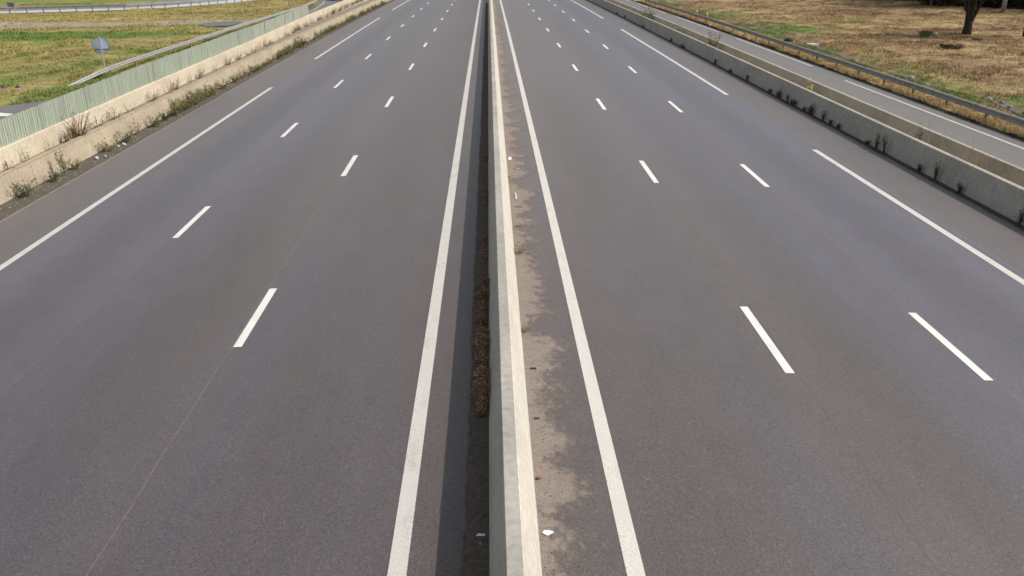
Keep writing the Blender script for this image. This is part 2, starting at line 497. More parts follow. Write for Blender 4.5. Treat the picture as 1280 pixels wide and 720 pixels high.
def ground_h(x, y):
    x = np.asarray(x, float); y = np.asarray(y, float)
    z = Gn(x, y) - .03
    off = sst(21.2, 25, np.abs(x))
    z = z + off*((fbm(x, y, 6, 31)-.5)*.5 + (fbm(x, y, 1.4, 35, 3)-.5)*.16)
    z = z - (np.abs(x) < 20)*.10
    d = np.abs(x-ditch_x(y))
    z = z - (x > 0)*.22*(1-sst(.15, .8, d))
        # smooth under ramp road
    ry = ramp_y(x)
    k = (x < -28)*sst(-2.5, -.5, y-ry)*(1-sst(17, 20, y-ry))
    z = z*(1-k)+(Gn(x, y)-.09)*k
    k = (x < 0)*(1-sst(2.4, 4.5, np.hypot(x+28.6, y-98)))+(x < 0)*(x > -30)*sst(44, 47, -np.abs(y-0)+90)*0
    k = np.clip(k, 0, 1)
    z = z*(1-k)+(Gn(x, y)-.04)*k
    # under the left slip road and its flare
    le = -np.interp(y, [0, 43, 47, 110, 150, 400], [27.5, 27, 23.3, 23.3, 27.2, 45])
    k = (x < 0)*sst(-.5, .0, x-le)
    z = np.where(k > 0, np.minimum(z, z*(1-k)+(Gn(x, y)-.08)*k), z)
    return z

# ------------------------------------------------------------------ ground sheet
def make_ground():
    xs = np.concatenate([[-900, -500, -300, -200, -150, -120], np.arange(-100, -70, 1.5), np.arange(-70, -22, .5), [-22, -20, -18, -16.5, -14.6, 0, 14.6, 16.5, 18, 20],
                         np.arange(20.6, 30, .3), np.arange(30, 75, .5), np.arange(75, 100, 2), [110, 130, 160, 220, 350, 600, 900]])
    ys = np.concatenate([[-300, -100, -40, -10, 0, 10, 20, 25], np.arange(28, 70, .5), np.arange(70, 150, .8), np.arange(150, 200, 4), [210, 230, 250, 300, 400, 600, 1000, 1600]])
    X, Y = np.meshgrid(xs, ys)
    Z = ground_h(X, Y)
    nx, ny = len(xs), len(ys)
    v = np.stack([X, Y, Z], -1).reshape(-1, 3)
    i = np.arange(nx-1)[None, :] + np.arange(ny-1)[:, None]*nx
    f = np.stack([i, i+1, i+1+nx, i+nx], -1).reshape(-1, 4)
    return mesh_np('ground', v, f, M['field'], field_colour(v[:, 0], v[:, 1]), smooth=True)

def mesh_np(name, v, f, mat, col=None, smooth=False, parent=None):
    me = D.meshes.new(name)
    k = f.shape[1]
    me.vertices.add(len(v)); me.vertices.foreach_set('co', v.astype(np.float32).ravel())
    me.loops.add(f.size); me.loops.foreach_set('vertex_index', f.astype(np.int32).ravel())
    me.polygons.add(len(f)); me.polygons.foreach_set('loop_start', (np.arange(len(f))*k).astype(np.int32))
    me.polygons.foreach_set('loop_total', np.full(len(f), k, np.int32))
    if col is not None:
        a = me.attributes.new('field_colour', 'FLOAT_COLOR', 'POINT')
        a.data.foreach_set('color', np.concatenate([col, np.ones((len(col), 1))], 1).astype(np.float32).ravel())
    me.materials.append(mat)
    if smooth: me.polygons.foreach_set('use_smooth', np.ones(len(f), bool))
    me.update(calc_edges=True); me.validate()
    o = D.objects.new(name, me); COL.objects.link(o)
    if parent: o.parent = parent
    return o
tag(make_ground(), kind='structure')

# ------------------------------------------------------------------ roads
SS = frange(-60, 330, 3)
def ribbon(name, xa, xb, ss, mat, dz=0., parent=None, cols=1, kink=None):
    xs = [xa+(xb-xa)*i/cols for i in range(cols+1)]
    mb = MB()
    n = len(xs)
    for s in ss:
        for x in xs: mb.v.append((x, s, G(x, s)+dz))
    for i in range(len(ss)-1):
        for k in range(n-1):
            a = i*n+k; mb.f.append((a, a+1, a+1+n, a+n)); mb.mi.append(0)
    return mb.build(name, mat, parent, fix=False)

mw = MB()
xs = [-14.45, -7, 0, 7, 14.58]
for s in SS:
    for x in xs: mw.v.append((x, s, G(x, s)))
for i in range(len(SS)-1):
    for k in range(4):
        a = i*5+k; mw.f.append((a, a+1, a+6, a+5)); mw.mi.append(0)
motorway = tag(mw.build('motorway', M['asphalt'], fix=False), kind='structure')

X1L, X2L, X3L, X4L = -1.21, -4.85, -8.41, -12.17
X1R, X2R, X3R, X4R = 1.58, 5.10, 8.54, 12.0
DZ = .004
def line(name, x, a, b, w, mat, parent, dz=DZ, step=3):
    return ribbon(name, x-w/2, x+w/2, frange(a, b, step), mat, dz, parent)
line('edge_line', X1L, -60, 330, .225, M['paint_worn'], motorway)
line('edge_line', X1R, -60, 330, .215, M['paint_worn'], motorway)
for a, b in ((-41.5, -2), (11, 50), (63.2, 102.6), (116.2, 155), (168, 207), (220, 259)): line('edge_line', X4L, a, b, .21, M['paint_worn'], motorway)
for a, b in ((-46, -19.5), (-6.5, 32.1), (44.9, 83.3), (96.6, 135), (148, 187), (200, 239)): line('edge_line', X4R, a, b, .21, M['paint_worn'], motorway)
for x, ph in ((X2L, 15.1), (X3L, 22.34), (X2R, 13.56), (X3R, 13.41)):
    for k in range(-2, 14):
        line('lane_dash', x, ph+13*k, ph+13*k+3, .165, M['paint'], motorway)

# slip road on the right, between the twin barriers and the guard rail
slip_r = tag(ribbon('slip_road', 14.60, 20.75, SS, M['asphalt2'], .0, cols=2), kind='structure')
for a, b in ((-60, -20), (-12, 50), (56.2, 74.4), (79.9, 99.1), (105, 125.5), (131, 150)):
    line('edge_line', 19.95 if a < 50 else 20.25, a, b, .13, M['paint_old'], slip_r)
# slip road on the left behind the wall
def left_out(s): return -lerp_list([(-60, 27), (43, 26.5), (45.5, 24.9), (47.5, 23.2), (110, 23.2), (121, 23.4), (138, 25.2), (150, 27), (330, 45)], s)
def left_in(s): return -lerp_list([(-60, 15.95), (100, 16.6), (150, 17.6), (330, 28)], s)
mb = MB()
for s in SS:
    for q in (0, .5, 1):
        x = left_in(s)+(left_out(s)-left_in(s))*q
        mb.v.append((x, s, G(x, s)))
for i in range(len(SS)-1):
    for k in range(2):
        a = i*3+k; mb.f.append((a, a+3, a+4, a+1)); mb.mi.append(0)
slip_l = tag(mb.build('slip_road', M['asphalt2'], fix=False), kind='structure')
mb = MB()
for s in frange(60, 200, 3):
    for q in (.55, .68):
        x = left_out(s)+q; mb.v.append((x, s, G(x, s)+DZ))
for i in range(len(mb.v)//2-1): mb.f.append((2*i, 2*i+1, 2*i+3, 2*i+2)); mb.mi.append(0)
mb.build('edge_line', M['paint_old'], slip_l, fix=False)
mb = MB(); mb.add([(x, y, G(x, y)+DZ) for x, y in ((-23.1, 43.35), (-23.1, 42.75), (-25.6, 43.3), (-25.6, 44.6))], [(0, 1, 2, 3)])
mb.build('road_stripe', M['paint'], slip_l, fix=False)
# dark patch of tarmac and ramp road on the left field
mb = MB(); P = [(-30.6, 100.6), (-30.9, 97.5), (-29, 95), (-27.0, 94.8), (-26.6, 97), (-26.9, 101.3), (-28.5, 102)]
mb.add([(x, y, G(x, y)+.02) for x, y in P], [tuple(range(7))])
tag(mb.build('tarmac_patch', M['asphalt_dark']), kind='structure')
def ramp_band(name, o0, o1, mat, dz):
    mb = MB()
    pts = []
    for i in range(len(RAMP)-1):
        for k in range(6): pts.append(Vector(RAMP[i]).lerp(Vector(RAMP[i+1]), k/6))
    pts.append(Vector(RAMP[-1]))
    for i, p in enumerate(pts):
        t = (pts[min(i+3, len(pts)-1)]-pts[max(i-3, 0)]).normalized(); nn = Vector((-t.y, t.x))
        for o in (o0, o1):
            q = p+nn*o; mb.v.append((q.x, q.y, G(q.x, q.y)+dz))
    for i in range(len(pts)-1): mb.f.append((2*i, 2*i+1, 2*i+3, 2*i+2)); mb.mi.append(0)
    return mb.build(name, mat, fix=True)
tag(ramp_band('ramp_shoulder', .2, 6.0, M['asphalt_pale'], .0), kind='structure')
tag(ramp_band('ramp_road', 6.0, 16.5, M['asphalt2'], .0), kind='structure')

# soil strips along the barriers, and dark strips painted in as shade
tag(ribbon('sand', .46, 1.40, frange(3, 120, 1.5), M['sand'], .006, cols=2), kind='stuff')
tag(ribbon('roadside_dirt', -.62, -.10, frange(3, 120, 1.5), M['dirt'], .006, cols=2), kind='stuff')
tag(ribbon('verge_shade_strip', 20.68, 21.0, SS, M['verge_shade'], .010), kind='stuff')  # painted shade under the verge grass
tag(ribbon('barrier_shade_strip', 14.24, 14.575, frange(12, 150, 2), M['barrier_shade'], .006), kind='stuff')  # painted shade at the right barrier's foot
tag(ribbon('gutter_soil', -15.45, -14.46, SS, M['gutter'], -.012), kind='stuff')
tag(ribbon('barrier_gap_soil', -16.9, -15.6, frange(18, 150, 3), M['gap_soil'], .69), kind='stuff')
tag(ribbon('gap_soil_between_barriers', 15.1, 15.9, frange(10, 150, 3), M['soil'], .12), kind='stuff')

# ------------------------------------------------------------------ barriers and wall
BS = frange(-60, 330, 3)
def nj(x0, x1, t0, t1, h, ch=.015):
    """profile: base x0..x1, top t0..t1, height h; slight chamfers"""
    return [(x0, -.02), (t0-ch*.25, h-ch), (t0+ch, h), (t1-ch, h), (t1+ch*.25, h-ch), (x1, -.02)]
def barrier(name, prof, side, top, label, cat, xo=lambda t: 0, ss=BS, group=None):
    mb = MB(); mb.sweep(prof, ss, xo=xo, mis=[0, 0, 1, 0, 0, 0] if len(prof) == 6 else [0, 0, 1, 1, 1, 0, 0, 0, 0])
    o = mb.build(name, [side, top])
    tag(o, label, cat, group)
    return o
med_x = lambda t: -lerp_list([(0, 0), (25, 0), (50, .03), (130, .03)], t)*0
barrier('median_barrier', [(-.135, -.02), (.070, .755), (.056, .762), (.056, .79), (.068, .80), (.238, .80), (.250, .79), (.256, .765), (.485, -.02)], M['conc_side'], M['conc_top'],
        'pale concrete barrier down the middle between the two carriageways', 'barrier')
barrier('roadside_barrier', nj(-15.36, -15.86, -15.48, -15.68, .76), M['conc_left'], M['conc_left'],
        'low tan concrete barrier with weeds along its foot, in front of the cream wall', 'barrier')
barrier('roadside_barrier', nj(14.585, 15.19, 14.80, 14.98, .83), M['conc_right'], M['conc_top2'],
        'grey concrete barrier at the right edge of the motorway with dark weeds at its foot', 'barrier')
barrier('roadside_barrier', nj(15.80, 16.42, 16.03, 16.20, .83), M['conc_right2'], M['conc_top2'],
        'brownish concrete barrier beside the right slip road, behind the grey one', 'barrier')
WZ = [(29, -.12), (40, -.12), (64, -.06), (87, 0)]
wall_z = lambda t: lerp_list(WZ, t)
WX = [(29, -15.95), (40, -16.15), (63.5, -16.32), (87, -16.9), (150, -18.2), (330, -28.5)]
wall_x = lambda t: lerp_list(WX, t)
mb = MB(); mb.sweep([(0, -.05), (0, 1.47), (-.02, 1.5), (-.24, 1.5), (-.26, 1.47), (-.26, -.05)], frange(-60, 330, 3), xo=wall_x, zo=wall_z)
tag(mb.build('retaining_wall', M['conc_wall']), 'cream concrete wall behind the low tan barrier, carrying green cladding', 'wall')

# corrugated cladding on top of the wall: panels and posts
def cladding(label, s0, s1, step, mat, z1, pitch_=.16):
    root = empty('noise_fence', (wall_x(s0)-.13, s0, G(wall_x(s0), s0)+1.5))
    tag(root, label, 'fence')
    inv = Vector(root.location)
    n = int(round((s1-s0)/step))
    r = random.Random(int(s0))
    for i in range(n):
        a, b = s0+i*step+.015, s0+(i+1)*step-.015
        mb = MB(); pts = []
        s = a; jx = r.uniform(-.012, .012); jz = r.uniform(-.012, .012)
        while s < b:
            w = pitch_*r.choice((.8, 1, 1.25))
            for ds, dx in ((0, .035), (w*.42, .035), (w*.55, 0), (w*.88, 0)):
                if s+ds < b: pts.append((s+ds, dx))
            s += w
        for (t, dx) in pts:
            zt = z1+jz-.075*min(1, max(0, (41-t)/12)); xx = wall_x(t)-.13+dx+jx; g = G(wall_x(t), t)+wall_z(t)
            mb.v += [(xx, t, g+1.503), (xx, t, g+zt), (xx-.03, t, g+1.503), (xx-.03, t, g+zt)]
        for k in range(len(pts)-1):
            q = 4*k
            mb.f += [(q, q+4, q+5, q+1), (q+3, q+7, q+6, q+2), (q+1, q+5, q+7, q+3)]; mb.mi += [0]*3
        mb.v = [tuple(Vector(v)-inv) for v in mb.v]
        mb.build('panel', mat, root, fix=False)
    for i in range(n+1):
        t = s0+i*step; mb = MB()
        zt = z1-.03-.075*min(1, max(0, (41-t)/12)); mb.box(Vector((wall_x(t)-.135, t, G(wall_x(t), t)+wall_z(t)+(1.503+zt)/2))-inv, (.06, .095, zt-1.503))
        mb.build('post', M['panel_post'], root)
    return root
cladding('sage green corrugated noise fence on top of the cream wall, nearer stretch', 23.9, 63.9, 4, M['panel'], 2.41)
cladding('greyer green corrugated fence on the wall, farther stretch reaching the guard rail', 64, 87.2, 3.866, M['panel_grey'], 2.38, .5)

# ------------------------------------------------------------------ guard rails
def guard_rail(label, path, zf, hside, post_ss, pos_at, mat, ph=.60, postmat=None, name='guard_rail', wtop=.68, wh=.30):
    """path: list of (x,y); W-beam on side hside of its posts"""
    root = empty(name, (path[0][0], path[0][1], G(*path[0])))
    tag(root, label, 'guard rail')
    inv = Vector(root.location)
    prof = [(0, wh), (.05, wh*.93), (.075, wh*.76), (.02, wh*.58), (0, wh*.5), (.02, wh*.42), (.075, wh*.24), (.05, wh*.07), (0, 0)]
    pv = [Vector(p) for p in path]
    mb = MB(); n = len(prof)*2
    for i, p in enumerate(pv):
        t = (pv[min(i+1, len(pv)-1)]-pv[max(i-1, 0)]).normalized(); nn = Vector((-t.y, t.x))*hside
        z = zf(i)
        for (o, h) in prof: q = p+nn*(o+.004); mb.v.append((q.x-inv.x, q.y-inv.y, G(p.x, p.y)+z+h-wh-inv.z))
        for (o, h) in prof[::-1]: q = p+nn*(o-.008); mb.v.append((q.x-inv.x, q.y-inv.y, G(p.x, p.y)+z+h-wh-inv.z))
    for i in range(len(pv)-1):
        for k in range(n):
            a = i*n+k; b = i*n+(k+1) % n; mb.f.append((a, b, b+n, a+n)); mb.mi.append(0)
    mb.f += [tuple(range(n))[::-1], tuple((len(pv)-1)*n+k for k in range(n))]; mb.mi += [0, 0]
    mb.build('beam', mat, root)
    for s in post_ss:
        x, y, rz = pos_at(s); mb = MB(); g = G(x, y)
        nx, ny = -math.sin(rz)*hside, math.cos(rz)*hside
        mb.box((x-nx*.16-inv.x, y-ny*.16-inv.y, g+(ph-.1)/2-.08-inv.z), (.06, .11, ph+.1), rz-math.pi/2)
        mb.box((x-nx*.07-inv.x, y-ny*.07-inv.y, g+ph-.13-inv.z), (.12, .06, .18), rz-math.pi/2)
        mb.build('post', postmat or M['post_steel'], root)
    return root
# right: beside the slip road, beam faces the road
XR = 21.2
rp = [(XR, s) for s in frange(12, 190, 4)]
guard_rail('dull grey guard rail standing in dry grass beyond the right slip road', rp, lambda i: .66, 1,
           [37.6+3.5*k for k in range(-7, 40)], lambda s: (XR, s, math.pi/2), M['galv_dark'])
# left: on the verge beyond the left slip road, its near end turned down into the grass
lp = [(-24.4, 52.2), (-24.1, 53.6), (-23.85, 55.2), (-23.7, 57.5), (-23.6, 60)] + [(-23.6-.004*(s-60), s) for s in frange(64, 118, 4)] + [(-24.0, 121), (-24.3, 126), (-24.7, 131), (-25.3, 137)]
zl = [.08, .30, .50, .62, .68]
def at_path(path):
    L = [0]
    for a, b in zip(path, path[1:]): L.append(L[-1]+math.dist(a, b))
    def f(d):
        for i in range(len(path)-1):
            if d <= L[i+1] or i == len(path)-2:
                q = (d-L[i])/(L[i+1]-L[i]); a, b = path[i], path[i+1]
                return (a[0]+(b[0]-a[0])*q, a[1]+(b[1]-a[1])*q, math.atan2(b[1]-a[1], b[0]-a[0]))
    return f, L[-1]
fl, Ll = at_path(lp)
guard_rail('bright galvanised guard rail on the grass verge left of the wall, near end turned down', lp,
           lambda i: zl[i] if i < 5 else .68, -1, [5+4*k for k in range(int((Ll-5)/4))], fl, M['galv'], postmat=M['galv_dark'], wh=.26)
# ramp rail far left
rp = []
for i in range(len(RAMP)-1):
    for k in range(4): rp.append(tuple(Vector(RAMP[i]).lerp(Vector(RAMP[i+1]), k/4)))
rp.append(RAMP[-1])
rp = [p for p in rp if -85 < p[0] and p[1] < 200]
fr_, Lr = at_path(rp)
guard_rail('long thin guard rail on dark posts along the distant ramp road, far left', rp, lambda i: .78, -1,
           [1+2*k for k in range(int(Lr/2)-1)], fr_, M['galv_mid'], ph=.75, wh=.27)

# ------------------------------------------------------------------ grass
def tufts(name, pts, h, w, nb, spread, lean=.5, colf=field_colour, jitter=.16, mat=None):
    """pts (n,2); one mesh of bent blades"""
    n = len(pts); N = n*nb
    bx = np.repeat(pts[:, 0], nb)+rng.normal(0, spread, N); by = np.repeat(pts[:, 1], nb)+rng.normal(0, spread, N)
    hh = np.repeat(h, nb)*rng.uniform(.55, 1.15, N); an = rng.uniform(0, 2*np.pi, N); le = rng.uniform(.1, lean*1.6, N)
    z = ground_h(bx, by)-.01
    dx, dy = np.cos(an), np.sin(an); wx, wy = -dy*w/2, dx*w/2
    b0 = np.stack([bx-wx, by-wy, z], -1); b1 = np.stack([bx+wx, by+wy, z], -1)
    mx, my, mz = bx+dx*hh*le*.35, by+dy*hh*le*.35, z+hh*.6
    m0 = np.stack([mx-wx*.8, my-wy*.8, mz], -1); m1 = np.stack([mx+wx*.8, my+wy*.8, mz], -1)
    tp = np.stack([bx+dx*hh*le, by+dy*hh*le, z+hh*(1-.25*le)], -1)
    v = np.stack([b0, b1, m1, m0, tp], 1).reshape(-1, 3)
    i = np.arange(N)[:, None]*5
    f = np.concatenate([i+np.array([0, 1, 2]), i+np.array([0, 2, 3]), i+np.array([3, 2, 4])], 0)
    c = colf(pts[:, 0], pts[:, 1]); c = np.repeat(c, nb, 0)
    c = c*np.exp(rng.normal(0, jitter, N))[:, None]*np.exp(rng.normal(0, .05, (N, 3)))
    c = np.repeat(np.clip(c*1.12, 0, .8), 5, 0)
    return mesh_np(name, v, f, mat or M['blades'], c)

def scatter(x0, x1, y0, y1, dens, keep):
    n = int((x1-x0)*(y1-y0)*dens)
    p = np.stack([rng.uniform(x0, x1, n), rng.uniform(y0, y1, n)], -1)
    return p[keep(p[:, 0], p[:, 1])]
def vis(x, y, z=0., mg=60):
    """is the ground there near the view at all (with a margin)?"""
    d = np.stack([x, y, Gn(x, y)-CAM_H], -1)
    zf = d@np.array(F); u = 640+1101.5*(d@np.array(RR))/zf; v = 360-1101.5*(d@np.array(UU))/zf
    return (u > -mg) & (u < 1280+mg) & (v > -mg) & (v < 720+mg) & (zf > 1)
def keep_r(x, y):
    d = np.abs(x-ditch_x(y))
    return vis(x, y) & (d > .42) & (vnoise(x, y, .9, 61) > .2)
p = scatter(20.85, 24.6, 25, 130, 65, lambda x, y: keep_r(x, y) & (rng.random(len(x)) < np.where(y < 70, 1, .55)))
tag(tufts('verge_grass', p, .08+.16*vnoise(p[:, 0], p[:, 1], .7, 71)+.10*(np.abs(p[:, 0]-21.2) < .35)+.08*(p[:, 0] < 21.1), .012, 6, .045), kind='stuff')
p = scatter(20.66, 20.95, 25, 130, 150, lambda x, y: vis(x, y))  # low edge weeds; the verge's shade is put into their dark blade colour
tag(tufts('shade_toned_verge_weeds', p, .06+.14*vnoise(p[:, 0]*0, p[:, 1], .5, 77), .02, 6, .03, .6,
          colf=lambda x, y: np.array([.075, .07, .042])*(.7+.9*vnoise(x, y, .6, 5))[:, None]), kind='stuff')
p = scatter(24.6, 80, 33, 128, 17, lambda x, y: keep_r(x, y) & (rng.random(len(x)) < np.clip(1.3-(y-40)/110, .3, 1)))
hN = fbm(p[:, 0], p[:, 1], 2.2, 43, 3)
tag(tufts('dry_grass', p, .06+.20*sst(.38, .7, hN), .024, 6, .13, .9, jitter=.11), kind='stuff')
def keep_l(x, y):
    lo = np.array([left_out(t) for t in np.clip(y, 30, 200)]) if len(y) < 5 else -np.interp(y, [0, 43, 45.5, 47.5, 110, 121, 138, 150, 330], [26.5, 26.5, 24.9, 23.2, 23.2, 23.4, 25.2, 27, 45])
    ok = vis(x, y) & (x < lo-.08)
    ry = ramp_y(x)
    ok &= ~((y > ry) & (y < ry+17))
    ok &= ~((y > 97.5) & (y < 103.5) & (rng.random(len(x)) < .85))
    ok &= ~((np.hypot((x+28.7)/2.3, (y-98.3)/3.8) < 1))
    return ok
p = scatter(-24.7, -23.2, 46, 135, 45, lambda x, y: keep_l(x, y))
tag(tufts('verge_grass', p, .14+.22*vnoise(p[:, 0], p[:, 1], .9, 73), .022, 6, .05, .6), kind='stuff')
p = scatter(-36, -23.2, 40, 76, 26, lambda x, y: keep_l(x, y))
hN = fbm(p[:, 0], p[:, 1], 1.8, 47, 3)
tag(tufts('field_grass', p, .05+.26*sst(.36, .7, hN), .018, 6, .07, .7), kind='stuff')
p = scatter(-82, -24, 40, 150, 9, lambda x, y: keep_l(x, y) & ~((x > -36) & (y < 76)))
hN = fbm(p[:, 0], p[:, 1], 2.5, 49, 3)
tag(tufts('field_grass', p, .06+.26*sst(.36, .7, hN), .034, 6, .12, .8), kind='stuff')

# ditch bed and stones
mb = MB(); ds = frange(25, 130, 1.5)
for s in ds:
    xx = float(ditch_x(s)); w = .17+.07*math.sin(s*1.7)
    z = float(ground_h(np.array([xx]), np.array([s]))[0])+.05
    mb.v += [(xx-w, s, z), (xx+w, s, z)]
for i in range(len(ds)-1): mb.f.append((2*i, 2*i+1, 2*i+3, 2*i+2)); mb.mi.append(0)
tag(mb.build('ditch_water', M['water'], fix=False), kind='structure')

def rock(name, loc, size, mat, seed, label=None, cat='rock', group=None, flat=.6, kind=None):
    bm = bmesh.new(); bmesh.ops.create_icosphere(bm, subdivisions=2, radius=1)
    r = random.Random(seed)
    offs = [(Vector((r.uniform(-1, 1), r.uniform(-1, 1), r.uniform(-1, 1))).normalized(), r.uniform(.55, .9)) for _ in range(7)]
    for v in bm.verts:
        for nrm, d in offs:
            k = v.co.dot(nrm)-d
            if k > 0: v.co -= nrm*k
        v.co.x *= size*r.uniform(.96, 1.04); v.co.y *= size*.8; v.co.z *= size*flat
    me = D.meshes.new(name); bm.to_mesh(me); bm.free(); me.materials.append(mat)
    o = D.objects.new(name, me); COL.objects.link(o)
    o.location = loc; o.rotation_euler.z = r.uniform(0, 6)
    return tag(o, label, cat, group, kind)
def gz(x, y): return float(ground_h(np.array([x]), np.array([y]))[0])
for i, (x, y, sz) in enumerate([(24.6, 43.4, .30), (24.9, 42.6, .2), (24.5, 44.3, .22), (24.7, 40.2, .3), (24.3, 49.2, .22), (24.5, 51.6, .25), (24.2, 56.3, .2), (24.45, 46.6, .16), (24.4, 60.2, .22), (24.6, 41.4, .17)]):
    rock('rock', (x, y, gz(x, y)+.06), sz, M['rock'], 100+i, 'grey stone lying in the ditch beyond the right guard rail', group='stones in the ditch')
rock('rock', (-28.4, 52.9, gz(-28.4, 52.9)+.04), .20, M['rock_dark'], 7, 'dark rock in green grass left of the noise fence, left of its paler neighbour')
rock('rock', (-27.5, 52.7, gz(-27.5, 52.7)+.04), .18, M['rock_dark'], 8, 'smaller dark rock beside the first one in the green grass, far left')
rock('rock', (-26.7, 51.4, gz(-26.7, 51.4)+.0), .32, M['rock'], 9, 'pale grey flat rock in the bare soil near the left road corner', flat=.35)
# drainage slab
def slab(loc, d, rz, label, mat):
    root = empty('drain_slab', loc, rz); tag(root, label, 'slab')
    mb = MB(); mb.box((0, 0, .05), (d[0], d[1], .18)); mb.build('base', mat, root)
    mb = MB(); mb.box((0, 0, .165), (d[0]*.8, d[1]*.7, .05)); mb.build('cover', mat, root)
slab((24.6, 69.3, gz(24.6, 69.3)), (1.5, 1.0, .2), .25, 'pale concrete drain slab in the grass behind the right guard rail', M['conc_slab'])
rock('rock', (23.6, 71.2, gz(23.6, 71.2)+.05), .45, M['bark'], 21, 'brown lump of earth beside the pale drain slab', 'earth')
rock('rock', (24.3, 86.3, gz(24.3, 86.3)+.02), .75, M['soil'], 22, 'low grey-brown heap of earth behind the right guard rail, farther than the slab', 'earth', flat=.35)

# ------------------------------------------------------------------ small plants
def plant_mesh(seed, h, rad, stems, leaf, nleaf, lean=.5, sw=.006, upright=False, fl=0):
    """stems mesh (mi 0) and leaves (mi 1); flowers mi 2"""
    r = random.Random(seed); st = MB(); lf = MB()
    for i in range(stems):
        an = r.uniform(0, 6.283); d = r.random()**.5*rad*.35
        b = Vector((math.cos(an)*d, math.sin(an)*d, 0))
        hh = h*r.uniform(.5, 1.05); a2 = r.uniform(0, 6.283) if upright else an+r.uniform(-.6, .6)
        out = rad*r.uniform(.3, 1)*lean*2
        pts = [b]
        for k in (1, 2, 3, 4):
            q = k/4
            pts.append(b+Vector((math.cos(a2)*out*q**1.5+r.uniform(-.03, .03)*h, math.sin(a2)*out*q**1.5+r.uniform(-.03, .03)*h, hh*q**.9)))
        st.tube(pts, [sw*(1.1-.2*k) for k in range(5)], 4)
        for k in range(int(nleaf*1.5)):
            q = r.uniform(.1, 1.02)*4; j = min(int(q), 3); p = pts[j].lerp(pts[j+1], q-j)
            al = r.uniform(0, 6.283); L = leaf*r.uniform(.6, 1.3); up = r.uniform(0, 1.5)
            dd = Vector((math.cos(al), math.sin(al), up)).normalized(); ww = dd.cross(Vector((0, 0, 1))).normalized()*L*r.uniform(.08, .16)
            m_ = p+dd*L*.55+Vector((0, 0, L*.05)); e = p+dd*L-Vector((0, 0, L*.2))
            lf.add([p, m_+ww, e, m_-ww], [(0, 1, 2, 3)], 1)
        for k in range(fl):
            p = pts[4]+Vector((r.uniform(-.05, .05), r.uniform(-.05, .05), r.uniform(-.22*h, .03)))
            al = r.uniform(0, 3.14); a_ = Vector((math.cos(al), math.sin(al), .3))*.035; b_ = Vector((-math.sin(al), math.cos(al), .5))*.035
            lf.add([p-a_, p-b_, p+a_, p+b_], [(0, 1, 2, 3)], 2)
    return st, lf
def plant(name, loc, label, seed, h, rad, stems, leaf, nleaf, mats, group=None, lean=.5, sw=.006, parts=True, upright=False, fl=0, rz=0):
    st, lf = plant_mesh(seed, h, rad, stems, leaf, nleaf, lean, sw, upright, fl)
    if parts:
        root = empty(name, loc, rz)
        st.build('stems', mats[0], root, fix=False)
        lf.mi = [m_-1 for m_ in lf.mi]
        lf.build('leaves', list(mats[1:]), root, fix=False)
    else:
        n = len(st.v); st.v += lf.v; st.f += [tuple(i+n for i in f) for f in lf.f]; st.mi += lf.mi
        root = st.build(name, list(mats), fix=False); root.location = loc; root.rotation_euler.z = rz
    tag(root, label, 'weed', group)
    return root
def copy_tree(o, parent=None):
    c = o.copy(); COL.objects.link(c); c.parent = parent
    for ch in list(o.children): copy_tree(ch, c)
    return c

# weeds at the foot of the left barrier, nearest first
def gl(x, s, dz=0): return (x, s, G(x, s)+dz)
plant('weed', gl(-15.08, 27.9), 'spiky grey-green weed at the foot of the tan barrier, nearest the left picture edge', 1, .52, .36, 24, .14, 7, (M['p_olive'], M['p_blue']), lean=.6)
plant('weed', gl(-15.05, 30.6), 'tall pointed green weed at the foot of the tan barrier', 2, .85, .22, 9, .14, 12, (M['p_green'], M['p_green']), lean=.25)
plant('weed', gl(-15.0, 29.8), 'low bluish green weed just before the tall pointed one', 3, .34, .28, 15, .13, 8, (M['p_olive'], M['p_blue']))
plant('weed', gl(-15.05, 31.6), 'small leafy weed with yellowing leaves beside the tall pointed one', 4, .30, .26, 12, .13, 8, (M['p_olive'], M['p_olive']))
plant('weed', gl(-15.05, 34.6), 'dry yellow-brown weed beside the white rubble at the tan barrier', 5, .38, .42, 22, .13, 8, (M['p_tan'], M['p_olive']))
plant('weed', gl(-14.95, 36.2), 'sparse pale weed with bluish leaves right of the white rubble', 6, .5, .36, 18, .14, 8, (M['p_olive'], M['p_blue']))
plant('weed', gl(-15.1, 37.9), 'tall thin dry weed standing against the tan barrier', 7, .8, .34, 16, .1, 6, (M['p_tan'], M['p_olive']), lean=.3)
plant('weed', gl(-15.0, 39.6), 'bushy dark green weed halfway along the weedy barrier foot', 8, .42, .36, 18, .14, 9, (M['p_green'], M['p_green']))
plant('weed', gl(-14.98, 40.9), 'dark green weed behind the bushy one at the barrier foot', 9, .38, .32, 18, .13, 9, (M['p_green'], M['p_dark']))
for i in range(13):
    s = 42.2+i*.52
    plant('weed', gl(-15.02+.07*math.sin(i*2.3), s), 'green and straw clump in the thick row of weeds at the tan barrier', 20+i, .45+.2*((i*7) % 5)/5, .42, 20, .15, 9,
          (M['p_olive'] if i % 3 else M['p_tan'], M['p_green'] if i % 2 else M['p_olive']), 'thick row of weeds at the barrier foot', parts=False)
protos = [plant('weed', gl(-15.05, 50.6), 'small weed in the far row at the foot of the tan barrier', 40, .5, .42, 18, .16, 8, (M['p_olive'], M['p_olive']), 'far small weeds along the tan barrier', parts=False),
          plant('weed', gl(-15.0, 53.0), 'small weed in the far row at the foot of the tan barrier', 41, .4, .40, 18, .16, 8, (M['p_green'], M['p_green']), 'far small weeds along the tan barrier', parts=False),
          plant('weed', gl(-15.0, 54.6), 'small weed in the far row at the foot of the tan barrier', 42, .55, .34, 14, .13, 7, (M['p_tan'], M['p_olive']), 'far small weeds along the tan barrier', parts=False)]
